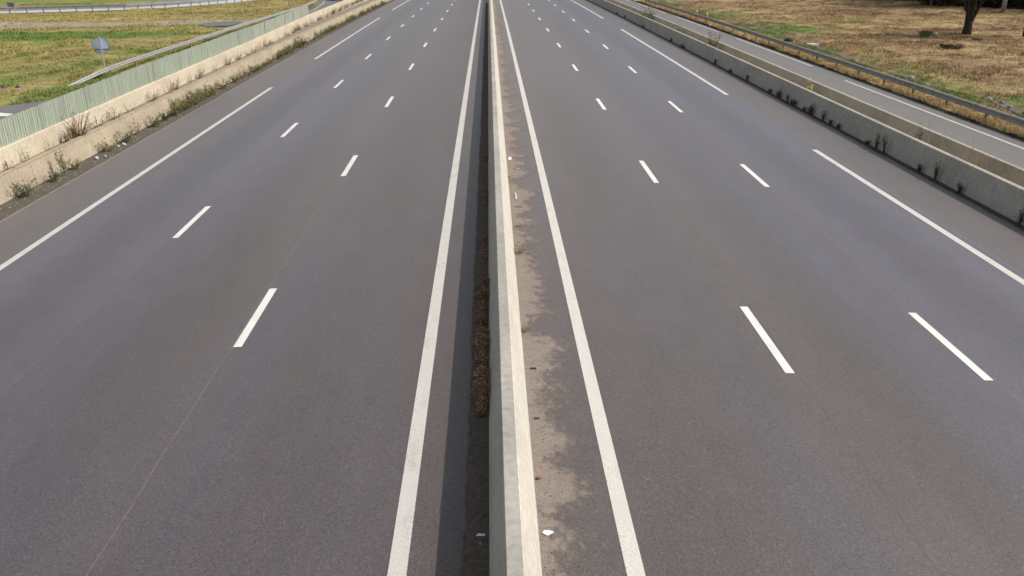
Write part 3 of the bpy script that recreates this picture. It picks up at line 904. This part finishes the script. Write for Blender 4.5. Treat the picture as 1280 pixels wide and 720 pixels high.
r_ = random.Random(5)
s = 55.6
while s < 135:
    o = protos[r_.randrange(3)].copy(); COL.objects.link(o); x = -15.05+r_.uniform(-.06, .12)
    o.location = gl(x, s); o.rotation_euler.z = r_.uniform(0, 6); k = r_.uniform(.5, 1.25); o.scale = (k, k, k*r_.uniform(.8, 1.1))
    s += r_.choice((.5, .8, 1.1, 2.2))
big = plant('weed', gl(-14.95, 72.4), 'largest yellowish weed clump in the far row at the tan barrier foot', 44, .85, .6, 34, .2, 10, (M['p_olive'], M['p_olive']))
# dry weeds between barrier and wall
plant('weed', gl(-15.78, 33.9, .64), 'big dead brown branching weed in the gap in front of the cream wall', 50, 1.03, .62, 40, .08, 10, (M['p_brown'], M['p_brown']), lean=.5, sw=.011)
plant('weed', gl(-15.8, 32.9, .64), 'ginger brown tuft left of the big dead branching weed', 51, 0.56, .22, 26, .09, 7, (M['p_brown'], M['p_rust']), lean=.3)
plant('weed', gl(-15.8, 31.7, .64), 'faint grey-green stalks in the gap, left of the ginger tuft', 52, 0.56, .3, 10, .07, 5, (M['p_olive'], M['p_olive']), lean=.4, sw=.004)
plant('weed', gl(-15.78, 29.9, .64), 'thin green sprig above the tan barrier near the left edge', 53, 0.52, .22, 6, .09, 8, (M['p_olive'], M['p_green']), lean=.3)
plant('weed', gl(-15.78, 28.6, .64), 'dark brown sprig above the tan barrier, nearest the left edge', 54, 0.47, .3, 8, .09, 8, (M['p_brown'], M['p_brown']), lean=.5)
plant('weed', gl(-15.82, 35.8, .64), 'brown twiggy weed right of the big dead branching weed', 55, 0.56, .36, 14, .09, 7, (M['p_brown'], M['p_brown']), lean=.6)
plant('weed', gl(-15.82, 37.5, .64), 'brown and green weed in the gap, second right of the big dead one', 56, 0.54, .34, 16, .09, 8, (M['p_brown'], M['p_olive']), lean=.5)
plant('weed', gl(-15.85, 39.2, .64), 'low grey weed in the gap, third right of the big dead one', 57, 0.41, .3, 12, .08, 6, (M['p_tan'], M['p_olive']), lean=.6)
pg = [plant('weed', gl(-15.88, 42.2, .64), 'dry brown stalks rising from the gap before the cream wall', 60, 0.61, .42, 20, .08, 7, (M['p_brown'], M['p_brown']), 'dry stalks along the wall gap', .5, .007, False),
      plant('weed', gl(-15.88, 44.7, .64), 'dry brown stalks rising from the gap before the cream wall', 61, 0.72, .35, 14, .07, 6, (M['p_tan'], M['p_brown']), 'dry stalks along the wall gap', .4, .006, False)]
s = 45.8
while s < 135:
    o = pg[r_.randrange(2)].copy(); COL.objects.link(o); o.location = gl(wall_x(s)+.16, s, .64)
    k = r_.uniform(.6, 1.1); o.scale = (k, k, k); o.rotation_euler.z = r_.uniform(0, 6)
    s += r_.choice((.7, 1., 1.4, 2.6))
# right side: dark weeds in the shade at the barrier foot
RW = [(22.9, .45), (25.0, .25), (26.2, .30), (27.8, .62), (28.9, .25), (31.8, .68), (32.5, .6), (34.8, .3), (36.4, .2), (38.2, .45), (39.3, .7), (39.9, .35), (41.3, .5), (42.0, .3), (42.4, .2), (43.1, .42), (43.6, .3), (44.3, .5), (44.7, .25), (46.0, .2), (37.3, .2), (39.6, .5), (40.6, .2), (33.3, .15), (30.4, .18), (48.1, .16), (54.0, .15), (67.5, .15), (68.3, .25), (50.3, .35), (57.8, .3), (62, .2), (72.5, .28), (80, .25), (86, .25), (98, .3), (104, .25), (110, .3)]
for i, (s, h) in enumerate([q for j, q in enumerate(sorted(RW)) if j % 4 != 1]):
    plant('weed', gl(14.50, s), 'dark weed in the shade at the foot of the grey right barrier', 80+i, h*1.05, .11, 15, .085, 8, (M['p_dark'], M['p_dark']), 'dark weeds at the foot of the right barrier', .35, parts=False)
# between the twin barriers
plant('weed', gl(15.5, 43.0, .12), 'bright yellow flowering weed between the twin right barriers', 120, 1.05, .14, 6, .08, 6, (M['p_olive'], M['p_olive'], M['p_yellow']), lean=.3, fl=9)
plant('weed', gl(15.5, 44.3, .12), 'olive weed left of the yellow flowering one between the twin barriers', 121, .9, .25, 14, .08, 6, (M['p_olive'], M['p_olive']), lean=.3)
plant('weed', gl(15.5, 35.2, .12), 'yellow-green sprig showing over the grey right barrier', 122, .82, .22, 8, .08, 7, (M['p_olive'], M['p_olive']), lean=.3)
plant('weed', gl(15.5, 31.4, .12), 'dark green weed between the twin barriers, at the nearer right', 123, .98, .22, 12, .12, 8, (M['p_green'], M['p_dark']), lean=.3)
for i, s in enumerate((26.8, 27.3, 27.8, 28.3, 24.6, 25.2, 25.7, 29.6, 30.6)):
    plant('weed', gl(15.5, s, .12), 'thin straw stalks between the twin right barriers', 130+i, 1.0+.15*(i % 3), .18, 9, .05, 3, (M['p_tan'], M['p_tan']), 'straw stalks between the twin barriers', .3, .005, False, True)
plant('weed', gl(15.5, 62.5, .12), 'large bushy green weed between the twin right barriers, the nearer of two', 140, 1.5, .6, 26, .2, 9, (M['p_olive'], M['p_olive']), lean=.4, sw=.012)
plant('weed', gl(15.5, 65.2, .12), 'low brownish weed just behind the nearer bushy weed between barriers', 141, 1.1, .5, 18, .12, 7, (M['p_brown'], M['p_olive']), lean=.4)
plant('weed', gl(15.5, 89, .12), 'large bushy green weed between the twin right barriers, the farther of two', 142, 1.6, .8, 34, .22, 10, (M['p_olive'], M['p_green']), lean=.5, sw=.012)
plant('weed', gl(15.5, 75, .12), 'small green weed between the two bushy ones in the barrier gap', 143, 1.05, .4, 16, .14, 8, (M['p_olive'], M['p_olive']), lean=.4)

# dead leaves heaped on the left of the median
def heap(seed, x, s0, s1, h, label, w=.22, dens=2300):
    r = random.Random(seed); mb = MB(); n = int((s1-s0)*dens)
    for i in range(n):
        t = r.random(); s = s0+(s1-s0)*t
        env = math.sin(math.pi*min(max(t, .03), .97))**.35*(.72+.28*math.sin(s*6.5+seed)*math.sin(s*3.1+1))
        u = r.gauss(0, .5); u = max(-1, min(1, u))
        px = x+u*w*env; hh = h*env*(1-.55*abs(u))*r.random()**.6
        p = Vector((px, s, G(px, s)+.008+hh))
        al = r.uniform(0, 6.283); L = r.uniform(.012, .04)*(2.2 if r.random() < .06 else 1); el = r.uniform(-.5, .9)
        dd = Vector((math.cos(al)*math.cos(el), math.sin(al)*math.cos(el), math.sin(el)))*L
        ww = dd.cross(Vector((r.uniform(-1, 1), r.uniform(-1, 1), 1))).normalized()*L*r.uniform(.15, .35)
        k = r.random()
        mb.add([p-dd*.5, p+ww, p+dd*.6, p-ww], [(0, 1, 2, 3)], 0 if k < .40 else (1 if k < .9 else (2 if k < .97 else 3)))
    o = mb.build('dead_weeds', [M['p_rust'], M['p_umber'], M['p_olive'], M['p_tan']], fix=False)
    return tag(o, label, 'dead weeds')
heap(1, -.24, 11.9, 13.6, .30, 'nearest heap of rusty dead weeds at the left foot of the median barrier', .21)
heap(2, -.24, 13.5, 15.2, .24, 'middle heap of rusty dead weeds along the median barrier')
heap(3, -.26, 15.1, 16.3, .12, 'thinner darker stretch of dead weeds along the median barrier', .13)
heap(4, -.24, 16.2, 17.9, .24, 'farthest thick heap of brown dead weeds along the median barrier')
heap(5, -.25, 18.9, 20.9, .08, 'thin scatter of dark dead weeds beyond the thick heaps at the median', .12, 700)
heap(6, -.24, 23.6, 25.2, .10, 'small dark dead tuft farther up the median shade strip', .08, 600)
heap(7, -.24, 29.0, 30.0, .12, 'small rusty tuft at the median, well beyond the heaps', .07, 700)
heap(8, -.24, 52, 54, .14, 'faint dark tuft far up the median shade strip', .10, 500)
plant('weed', gl(.60, 19.6), 'straw-coloured dry grass tuft on the sand right of the median barrier', 200, .16, .17, 60, .03, 3, (M['p_tan'], M['p_tan']), lean=.6, sw=.003)
plant('weed', gl(.52, 15.1), 'tiny green sprig at the sunny foot of the median barrier', 201, .13, .14, 9, .05, 3, (M['p_olive'], M['p_olive']), lean=.8, sw=.003)
plant('weed', gl(.53, 26.8), 'small yellow weed at the sunny foot of the median, farther up', 202, .14, .09, 14, .04, 4, (M['p_olive'], M['leaf_yellow']), lean=.6, sw=.003)

# litter
def scrap(name, loc, pts, h, mat, label, cat='litter', rz=0, group=None, curl=.0):
    mb = MB(); n = len(pts)
    r = random.Random(str(label)+str(loc))
    z = [r.uniform(0, curl) for _ in pts]
    mb.add([(x, y, .003+z[i]) for i, (x, y) in enumerate(pts)]+[(x*.97, y*.97, .003+h+z[i]) for i, (x, y) in enumerate(pts)],
           [tuple(range(n))[::-1], tuple(range(n, 2*n))]+[(i, (i+1) % n, n+(i+1) % n, n+i) for i in range(n)])
    o = mb.build(name, mat); o.location = (loc[0], loc[1], loc[2]+.006); o.rotation_euler.z = rz
    return tag(o, label, cat, group)
scrap('paper_scrap', gl(.60, 9.03), [(-.075, -.01), (-.01, -.055), (.075, 0), (.02, .05), (-.045, .045)], .006, M['litter_white'], 'white paper scrap on the sand right of the median barrier', curl=.015)
scrap('paper_scrap', gl(-.235, 9.0), [(-.06, -.02), (.05, -.022), (.06, .01), (-.03, .03)], .006, M['litter_white'], 'small white scrap in the shade left of the median barrier', curl=.01)
scrap('paper_scrap', gl(.60, 29.3), [(-.05, -.25), (.05, -.15), (.06, .1), (-.02, .28), (-.05, .1)], .01, M['litter_white'], 'white curved scrap beside the median, farther of two', curl=.02)
scrap('paper_scrap', gl(.66, 24.6), [(-.03, -.35), (.03, -.38), (.03, -.1), (.015, -.05), (.035, .1), (.0, .35), (-.04, .3), (-.02, 0)], .006, M['rubble'], 'long white strip of litter beside the median, nearer of two', curl=.02)
scrap('debris_piece', gl(.70, 23.5), [(-.10, -.03), (-.02, -.02), (.10, -.035), (.09, .03), (0, .02), (-.09, .035)], .01, M['rock_dark'], 'dark flat fragment below the long white strip')
scrap('debris_piece', gl(.62, 21.7), [(-.10, -.02), (0, -.035), (.07, -.01), (.10, .03), (-.04, .02)], .015, M['rock_dark'], 'dark flat fragment on the sand between white strip and straw tuft')
scrap('debris_piece', gl(.635, 13.55), [(-.05, -.018), (.05, -.018), (.05, .02), (-.05, .02)], .02, M['litter_dark'], 'small dark blue-black block lying on the sand')
scrap('debris_piece', gl(.60, 11.85), [(-.045, -.02), (.04, -.01), (.045, .02), (-.035, .01)], .015, M['litter_dark'], 'thin black sliver on the nearer patch of sand')
scrap('debris_piece', gl(.545, 10.22), [(-.04, -.015), (.0, -.03), (.04, .0), (.03, .025), (-.03, .02)], .012, M['litter_red'], 'rust-red dead leaf on the sand near the bottom of the picture', curl=.02)
scrap('leaf', gl(.80, 27.9), [(-.07, -.02), (.04, -.03), (.08, .02), (-.02, .04)], .01, M['leaf_yellow'], 'yellow leaf on the tarmac right of the median', 'leaf', curl=.01)
# crumbs on the sand: nobody could count them
mb = MB(); r = random.Random(3)
for i in range(620):
    s = 7+r.random()**1.6*28; x = .50+abs(r.gauss(0, .20))
    L = r.uniform(.004, .016); al = r.uniform(0, 3.14)
    c, sn = math.cos(al)*L, math.sin(al)*L; z = G(x, s)+.008
    q = r.uniform(.3, .8)
    mb.add([(x-c, s-sn, z), (x+sn*q, s-c*q, z), (x+c, s+sn, z), (x-sn*q, s+c*q, z), (x, s, z+L*.8)], [(0, 1, 4), (1, 2, 4), (2, 3, 4), (3, 0, 4)], 0 if r.random() < .7 else 1)
for i in range(350):
    s = 7+r.random()**1.4*30; x = -.17-abs(r.gauss(0, .12))
    L = r.uniform(.004, .014)*(2.5 if r.random() < .12 else 1); z = G(x, s)+.008
    mb.add([(x-L, s, z), (x, s-L, z), (x+L, s, z), (x, s+L, z), (x, s, z+L)], [(0, 1, 4), (1, 2, 4), (2, 3, 4), (3, 0, 4)], 0 if r.random() < .8 else 1)
tag(mb.build('road_crumbs', [M['p_umber'], M['rock']], fix=False), kind='stuff')
# white rubble and gutter stones at left barrier
for i, (s, x, sz) in enumerate([(33.2, -14.95, .13), (33.5, -14.75, .08), (35.55, -14.82, .13), (35.3, -14.95, .09), (35.8, -14.95, .08)]):
    rock('rubble', gl(x, s, .03), sz*.75, M['rubble'], 300+i, 'white rubble lump among weeds at the foot of the tan barrier', 'rubble', 'white rubble at the tan barrier')
mb = MB(); r = random.Random(9)
for i in range(1500):
    s = 22+r.random()**1.3*70; x = r.uniform(-15.3, -14.5); L = r.uniform(.008, .035); z = G(x, s)-.01
    mb.add([(x-L, s, z), (x, s-L, z), (x+L, s, z), (x, s+L, z), (x, s, z+L)], [(0, 1, 4), (1, 2, 4), (2, 3, 4), (3, 0, 4)], 0 if r.random() < .5 else (1 if r.random() < .6 else 2))
tag(mb.build('gutter_gravel', [M['rock'], M['p_umber'], M['p_tan']], fix=False), kind='stuff')

# ------------------------------------------------------------------ signs, cones, pole
root = empty('road_sign', (-25.95, 61.3, gz(-25.95, 61.3)), math.radians(8))
tag(root, 'back of a round traffic sign on a thin post, in the left field', 'road sign')
mb = MB(); N = 40; cz = 1.47; rr = .54
mb.v = [(rr*math.cos(2*math.pi*k/N), .06+y, cz+rr*math.sin(2*math.pi*k/N)) for y in (-.012, .012) for k in range(N)]
mb.f = [tuple(range(N)), tuple(range(2*N-1, N-1, -1))]+[(k, (k+1) % N, N+(k+1) % N, N+k) for k in range(N)]; mb.mi = [0]*len(mb.f)
disc = mb.build('disc', M['sign_back'], root)
mb = MB()
for k in range(N):
    a0, a1 = 2*math.pi*k/N, 2*math.pi*(k+1)/N
    def P(a, ro, y): return (ro*math.cos(a), y, cz+ro*math.sin(a))
    mb.add([P(a0, .522, .035), P(a1, .522, .035), P(a1, .55, .035), P(a0, .55, .035), P(a0, .522, .08), P(a1, .522, .08), P(a1, .55, .08), P(a0, .55, .08)],
           [(0, 1, 2, 3), (7, 6, 5, 4), (3, 2, 6, 7), (4, 5, 1, 0)])
mb.build('rim', M['sign_band'], disc)
for dz in (-.27,):
    mb = MB(); mb.box((0, .026, cz+dz), (.86 if dz < 0 else .7, .03, .08)); mb.build('bracket', M['sign_band'], root)
mb = MB(); mb.box((0, -.03, .96), (.08, .08, 2.2)); mb.build('post', M['pole'], root)
root = empty('road_sign', (-58.5, 114.5, gz(-58.5, 114.5)), math.radians(6))
tag(root, 'small dark rectangular sign on two pale legs in front of the distant rail, far left', 'road sign')
mb = MB(); mb.box((0, 0, 1.6), (.95, .03, .5)); pn = mb.build('plate', M['sign_blue'], root)
for dx in (-.42, .42):
    mb = MB(); mb.box((dx, -.035, .85), (.06, .04, 1.9)); mb.build('leg', M['pole'], root)
root = empty('pole', (-27.1, 126.2, gz(-27.1, 126.2)), 0)
tag(root, 'thin pale lamp column behind the far end of the left guard rail', 'lamp post')
mb = MB(); mb.tube([(0, 0, 0), (0, 0, 3), (0, 0, 7.6)], [.085, .075, .05], 12); mb.build('column', M['pole'], root, smooth=True)
mb = MB(); mb.tube([(0, 0, 7.6), (.4, 0, 8.0), (1.5, 0, 8.15)], [.05, .04, .035], 8); arm = mb.build('arm', M['pole'], root, smooth=True)
mb = MB(); mb.box((1.75, 0, 8.15), (.6, .22, .1)); mb.build('lantern', M['galv_dark'], root)
def cone():
    root = empty('traffic_cone', (21.75, 96, G(21.75, 96)))
    mb = MB(); mb.box((0, 0, .02), (.46, .46, .04)); mb.build('base', M['rubber'], root)
    mb = MB(); H = 1.05
    def rr(z): return .17*(1-z/H)+.03*(z/H)
    mb.tube([(0, 0, .04), (0, 0, .25), (0, 0, .5), (0, 0, .8), (0, 0, H)], [rr(0), rr(.25), rr(.5), rr(.8), rr(H)], 20); mb.build('cone_body', M['cone_orange'], root, smooth=False)
    for a, b in ((.30, .48), (.72, .92)):
        mb = MB(); mb.tube([(0, 0, a), (0, 0, b)], [rr(a)+.004, rr(b)+.004], 20, cap=False); mb.build('white_band', M['cone_white'], root, fix=False)
    return root
c0 = cone(); tag(c0, 'orange and white traffic cone behind the right guard rail, the farther of two', 'traffic cone', 'traffic cones behind the rail')
c1 = copy_tree(c0); c1.location = (21.75, 91.3, G(21.75, 91.3)); c1['label'] = 'orange and white traffic cone behind the right guard rail, the nearer of two'

# ------------------------------------------------------------------ car at the far left (only its underside shows at the top edge)
root = empty('car', (-24.25, 147.2, G(-24.25, 147.2)), math.radians(14))
tag(root, 'pale blue car at the far end of the left slip road, cut by top edge', 'car')
def car_body():
    bm = bmesh.new()
    secs = [(-2.05, .72, .30, .62), (-2.0, .80, .24, .74), (-1.3, .86, .20, .90), (-.55, .87, .18, .98), (.8, .87, .18, .99), (1.7, .84, .22, .96), (2.05, .76, .32, .80)]
    rings = []
    for y, w, z0, z1 in secs:
        rings.append([bm.verts.new(p) for p in ((-w*.9, y, z0), (w*.9, y, z0), (w, y, (z0+z1)*.5), (w*.93, y, z1), (-w*.93, y, z1), (-w, y, (z0+z1)*.5))])
    for a, b in zip(rings, rings[1:]):
        for k in range(6): bm.faces.new((a[k], a[(k+1) % 6], b[(k+1) % 6], b[k]))
    bm.faces.new(rings[0][::-1]); bm.faces.new(rings[-1])
    return bm
def bm_obj(bm, name, mat, parent, bevel=0, smooth=True):
    bmesh.ops.recalc_face_normals(bm, faces=bm.faces)
    me = D.meshes.new(name); bm.to_mesh(me); bm.free(); me.materials.append(mat)
    o = D.objects.new(name, me); COL.objects.link(o); o.parent = parent
    if bevel:
        md = o.modifiers.new('bevel', 'BEVEL'); md.width = bevel; md.segments = 2
    return o
body = bm_obj(car_body(), 'body', M['car_paint'], root, .05)
bm = bmesh.new(); rings = []
for y, w, z in ((-1.15, .78, .93), (-.45, .66, 1.40), (.9, .66, 1.44), (1.75, .72, .97)):
    rings.append([bm.verts.new((-w, y, z)), bm.verts.new((w, y, z)), bm.verts.new((w*1.08, y, .93)), bm.verts.new((-w*1.08, y, .93))])
for a, b in zip(rings, rings[1:]):
    for k in range(4): bm.faces.new((a[k], a[(k+1) % 4], b[(k+1) % 4], b[k]))
bm_obj(bm, 'window_glass', M['glass'], root, .02)
mb = MB(); mb.box((0, .23, 1.445), (1.28, 1.5, .04)); mb.build('roof', M['car_paint'], root)
for sx in (-1, 1):
    mb = MB(); mb.box((sx*.58, -2.02, .60), (.34, .08, .14)); mb.build('headlight', M['lamp'], root)
    for yy in (-1.3, 1.3):
        mb = MB(); mb.tube([(sx*.70, yy, .31), (sx*.90, yy, .31)], [.31, .31], 20); wl = mb.build('wheel', M['rubber'], root)
        mb = MB(); mb.tube([(sx*.895, yy, .31), (sx*.912, yy, .31)], [.19, .17], 14); mb.build('rim', M['galv'], wl)
mb = MB(); mb.box((0, -2.07, .34), (1.3, .06, .16)); mb.build('bumper', M['rubber'], root)
mb = MB(); mb.box((0, -2.07, .50), (.52, .03, .11)); mb.build('number_plate', M['cone_white'], root)

# ------------------------------------------------------------------ trees
def leaf_cloud(mb, r, centre, rad, n, size, flat=.8):
    for i in range(n):
        while True:
            d = Vector((r.uniform(-1, 1), r.uniform(-1, 1), r.uniform(-1, 1)))
            if d.length < 1: break
        p = centre+Vector((d.x*rad, d.y*rad, d.z*rad*flat))
        a = Vector((r.uniform(-1, 1), r.uniform(-1, 1), r.uniform(-.6, .6))).normalized()*size*r.uniform(.6, 1.3)
        b = a.cross(Vector((r.uniform(-1, 1), r.uniform(-1, 1), r.uniform(-1, 1)))).normalized()*size*r.uniform(.35, .6)
        mb.add([p-a*.5, p+b*.5, p+a*.6, p-b*.5], [(0, 1, 2, 3)])
def tree(name, loc, label, seed, stems, H, crown_r, crown_z, nclump, nleaf, lsize, bark, leafm, group=None, low=()):
    """stems: list of [(points), r0, r1]"""
    r = random.Random(seed); root = empty(name, loc); tag(root, label, 'tree', group)
    mb = MB(); tips = []
    for pts, r0, r1 in stems:
        n = len(pts); mb.tube([Vector(p) for p in pts], [r0+(r1-r0)*i/(n-1) for i in range(n)], 9)
        tips.append(Vector(pts[-1]))
    cr = MB()
    for i in range(nclump):
        an = r.uniform(0, 6.283); ph = r.uniform(-1, 1); q = r.random()**.4
        c = Vector((math.cos(an)*crown_r*q*(1-.25*ph), math.sin(an)*crown_r*q*(1-.25*ph), crown_z+ph*(H-crown_z)*.9))
        tip = min(tips, key=lambda t: (t-c).length)
        b = tip.lerp(Vector((tip.x*.6, tip.y*.6, tip.z*.8)), r.random()*.6)
        mid = b.lerp(c, .5)+Vector((0, 0, -.15)); mb.tube([b, mid, c], [.07, .045, .015], 5, cap=False)
        leaf_cloud(cr, r, c, crown_r*r.uniform(.22, .38), nleaf, lsize)
    for (cx, cy2, cz2) in low:
        leaf_cloud(cr, r, Vector((cx, cy2, cz2)), .8, 260, lsize)
    mb.build('trunk', bark, root, smooth=True, fix=False)
    cr.build('crown', leafm, root, fix=False)
    return root
st = [([(0, 0, -.15), (.0, 0, .35), (.03, .0, .8), (.05, 0, 1.1)], .40, .27),
      ([(-.08, 0, .9), (-.12, .05, 1.7), (-.20, .1, 2.5), (-.35, .2, 3.6), (-.6, .3, 5.2)], .22, .10),
      ([(.04, 0, .9), (.14, -.05, 1.8), (.24, -.1, 2.6), (.3, -.2, 3.8), (.4, -.4, 5.6)], .20, .11),
      ([(.14, 0, .7), (.36, .1, 1.3), (.80, .15, 2.3), (1.15, .2, 3.2), (1.7, .2, 5.0)], .17, .09),
      ([(-.15, 0, 1.75), (-.45, .0, 2.0), (-.58, .0, 2.5), (-.50, 0, 3.1), (-.7, -.2, 4.2)], .10, .05)]
tree('tree', (39.15, 74.0, gz(39.15, 74.0)-.05), 'dark tree with several forking stems standing alone in the dry field', 1, st, 9.0, 3.0, 6.3, 38, 110, .17, M['bark'], M['crown'], low=((-.6, .5, 3.1), (.1, .6, 3.0), (.7, .6, 3.1), (1.4, .2, 3.2), (2.3, 0, 3.3), (-1.2, .4, 3.6)))
st2 = [([(0, 0, -.15), (-.05, 0, .5), (.05, .0, 1.6), (.2, 0, 3.0), (.3, 0, 5.5)], .40, .14),
       ([(.05, 0, 1.4), (.5, .1, 2.6), (1.1, .2, 4.5)], .18, .08)]
tree('tree', (43.25, 72.3, gz(43.25, 72.3)-.05), 'dark tree trunk at the right picture edge, right of the forked tree', 2, st2, 9.0, 3.0, 6.3, 34, 110, .17, M['bark'], M['crown'])
# wood in the background
sb = [([(0, 0, -.2), (.05, 0, 1.5), (-.05, .1, 4), (.1, 0, 8.5)], .26, .12)]
birch = tree('tree', (55.5, 98.2, gz(55.5, 98.2)-.05), 'pale straight trunk at the edge of the dark wood, upper right', 3, sb, 12, 2.6, 8.3, 26, 90, .22, M['birch'], M['crown'])
sf = [([(0, 0, -.2), (.05, .05, 1.5), (-.1, .1, 4), (.1, 0, 8.0)], .22, .12)]
ft = [tree('tree', (51.6, 117.0, gz(51.6, 117)-.05), 'slim greyish trunk left of the wood, first from the left', 4, sf, 11, 3.0, 6.9, 34, 90, .26, M['birch'], M['crown2']),
      tree('tree', (54.6, 112.8, gz(54.6, 112.8)-.05), 'slim grey trunk at the left end of the dark wood, second from the left', 5, sf, 11, 3.2, 6.6, 34, 90, .26, M['birch'], M['crown2'])]
r = random.Random(12); spots = []
tries = 0
while len(spots) < 72 and tries < 6000:
    tries += 1
    x = r.uniform(54, 100); y = r.uniform(80, 150)
    edge = 110-(x-53)*.95
    if y < edge+.8 or y > edge+32: continue
    if x < 55 and y < 116: continue
    if any(math.dist((x, y), q) < 3.0 for q in spots): continue
    spots.append((x, y))
fp = [tree('tree', (0, 0, 0), 'leafy tree in the dark wood at the upper right', 30+i, sf, 10.5, 3.3, 6.0 if i else 5.0, 40, 90, .28, M['bark'], M['crown2'], 'trees of the dark wood') for i in range(3)]
for i, (x, y) in enumerate(spots):
    o = fp[i] if i < 3 else copy_tree(fp[i % 3])
    o.location = (x, y, gz(x, y)-.05); o.rotation_euler.z = r.uniform(0, 6.28); k = r.uniform(.85, 1.25); o.scale = (k, k, k)
# shrubs filling the foot of the wood
def shrub_mb(seed, rad, h, n, size):
    r = random.Random(seed); mb = MB(); st = MB()
    for i in range(9):
        an = r.uniform(0, 6.28); q = r.random()**.5*rad*.7
        c = Vector((math.cos(an)*q, math.sin(an)*q, h*r.uniform(.3, .75)))
        st.tube([(0, 0, -.05), tuple(c*.5), tuple(c)], [.03*rad, .02*rad, .008], 4, cap=False)
        leaf_cloud(mb, r, c, rad*.45, n//9, size, h/rad*.7)
    for v in range(len(mb.v)):
        if mb.v[v][2] < .0: mb.v[v] = (mb.v[v][0], mb.v[v][1], .02)
    return st, mb
def shrub(loc, label, seed, rad, h, n, size, mat, group=None, bark=None):
    root = empty('shrub', loc); tag(root, label, 'shrub', group)
    st, mb = shrub_mb(seed, rad, h, n, size)
    st.build('stems', bark or M['bark'], root, fix=False); mb.build('leaves', mat, root, fix=False)
    return root
s0 = shrub((58.2, 110.4, gz(58.2, 110.4)), 'dark shrub at the foot of the wood, upper right', 70, 2.6, 2.6, 900, .26, M['crown2'], 'shrubs under the wood')
s1 = shrub((62.5, 106, gz(62.5, 106)), 'dark shrub at the foot of the wood, upper right', 71, 2.3, 2.9, 900, .26, M['crown2'], 'shrubs under the wood')
for i in range(46):
    x = 54.6+i*.62+r.uniform(-.5, .5); y = 110.5-(x-53)*.95+r.choice((1.2, 3, 6))+r.uniform(-.6, .6)
    o = copy_tree((s0, s1)[i % 2]); o.location = (x, y, gz(x, y)); o.rotation_euler.z = r.uniform(0, 6.28); k = r.uniform(.8, 1.2); o.scale = (k, k, k)
# low tufts in the dry field
shrub((35.3, 73.0, gz(35.3, 73.0)), 'low bright green bush in the dry field left of the forked tree', 80, .75, .55, 1500, .09, M['p_green'])
shrub((32.9, 64.6, gz(32.9, 64.6)), 'low dark bush ringed with dead brown stalks, nearer than the bright green one', 81, .6, .42, 900, .09, M['p_dark'])
shrub((33.6, 64.4, gz(33.6, 64.4)), 'patch of dead brown stalks on the right of the low dark bush', 84, .55, .30, 600, .09, M['p_brown'])
shrub((37.9, 69.7, gz(37.9, 69.7)), 'tiny flat green tuft below the forked tree', 82, .45, .22, 600, .08, M['p_green'])
shrub((36.5, 60.2, gz(36.5, 60.2)), 'dark reddish low tuft at the right picture edge', 83, .6, .4, 900, .09, M['p_brown'])
scrap('paper_scrap', (36.6, 73.9, gz(36.6, 73.9)+.16), [(-.12, -.08), (.1, -.1), (.12, .1), (-.1, .09)], .06, M['litter_white'], 'white scrap in the grass between bright bush and forked tree', curl=.05)
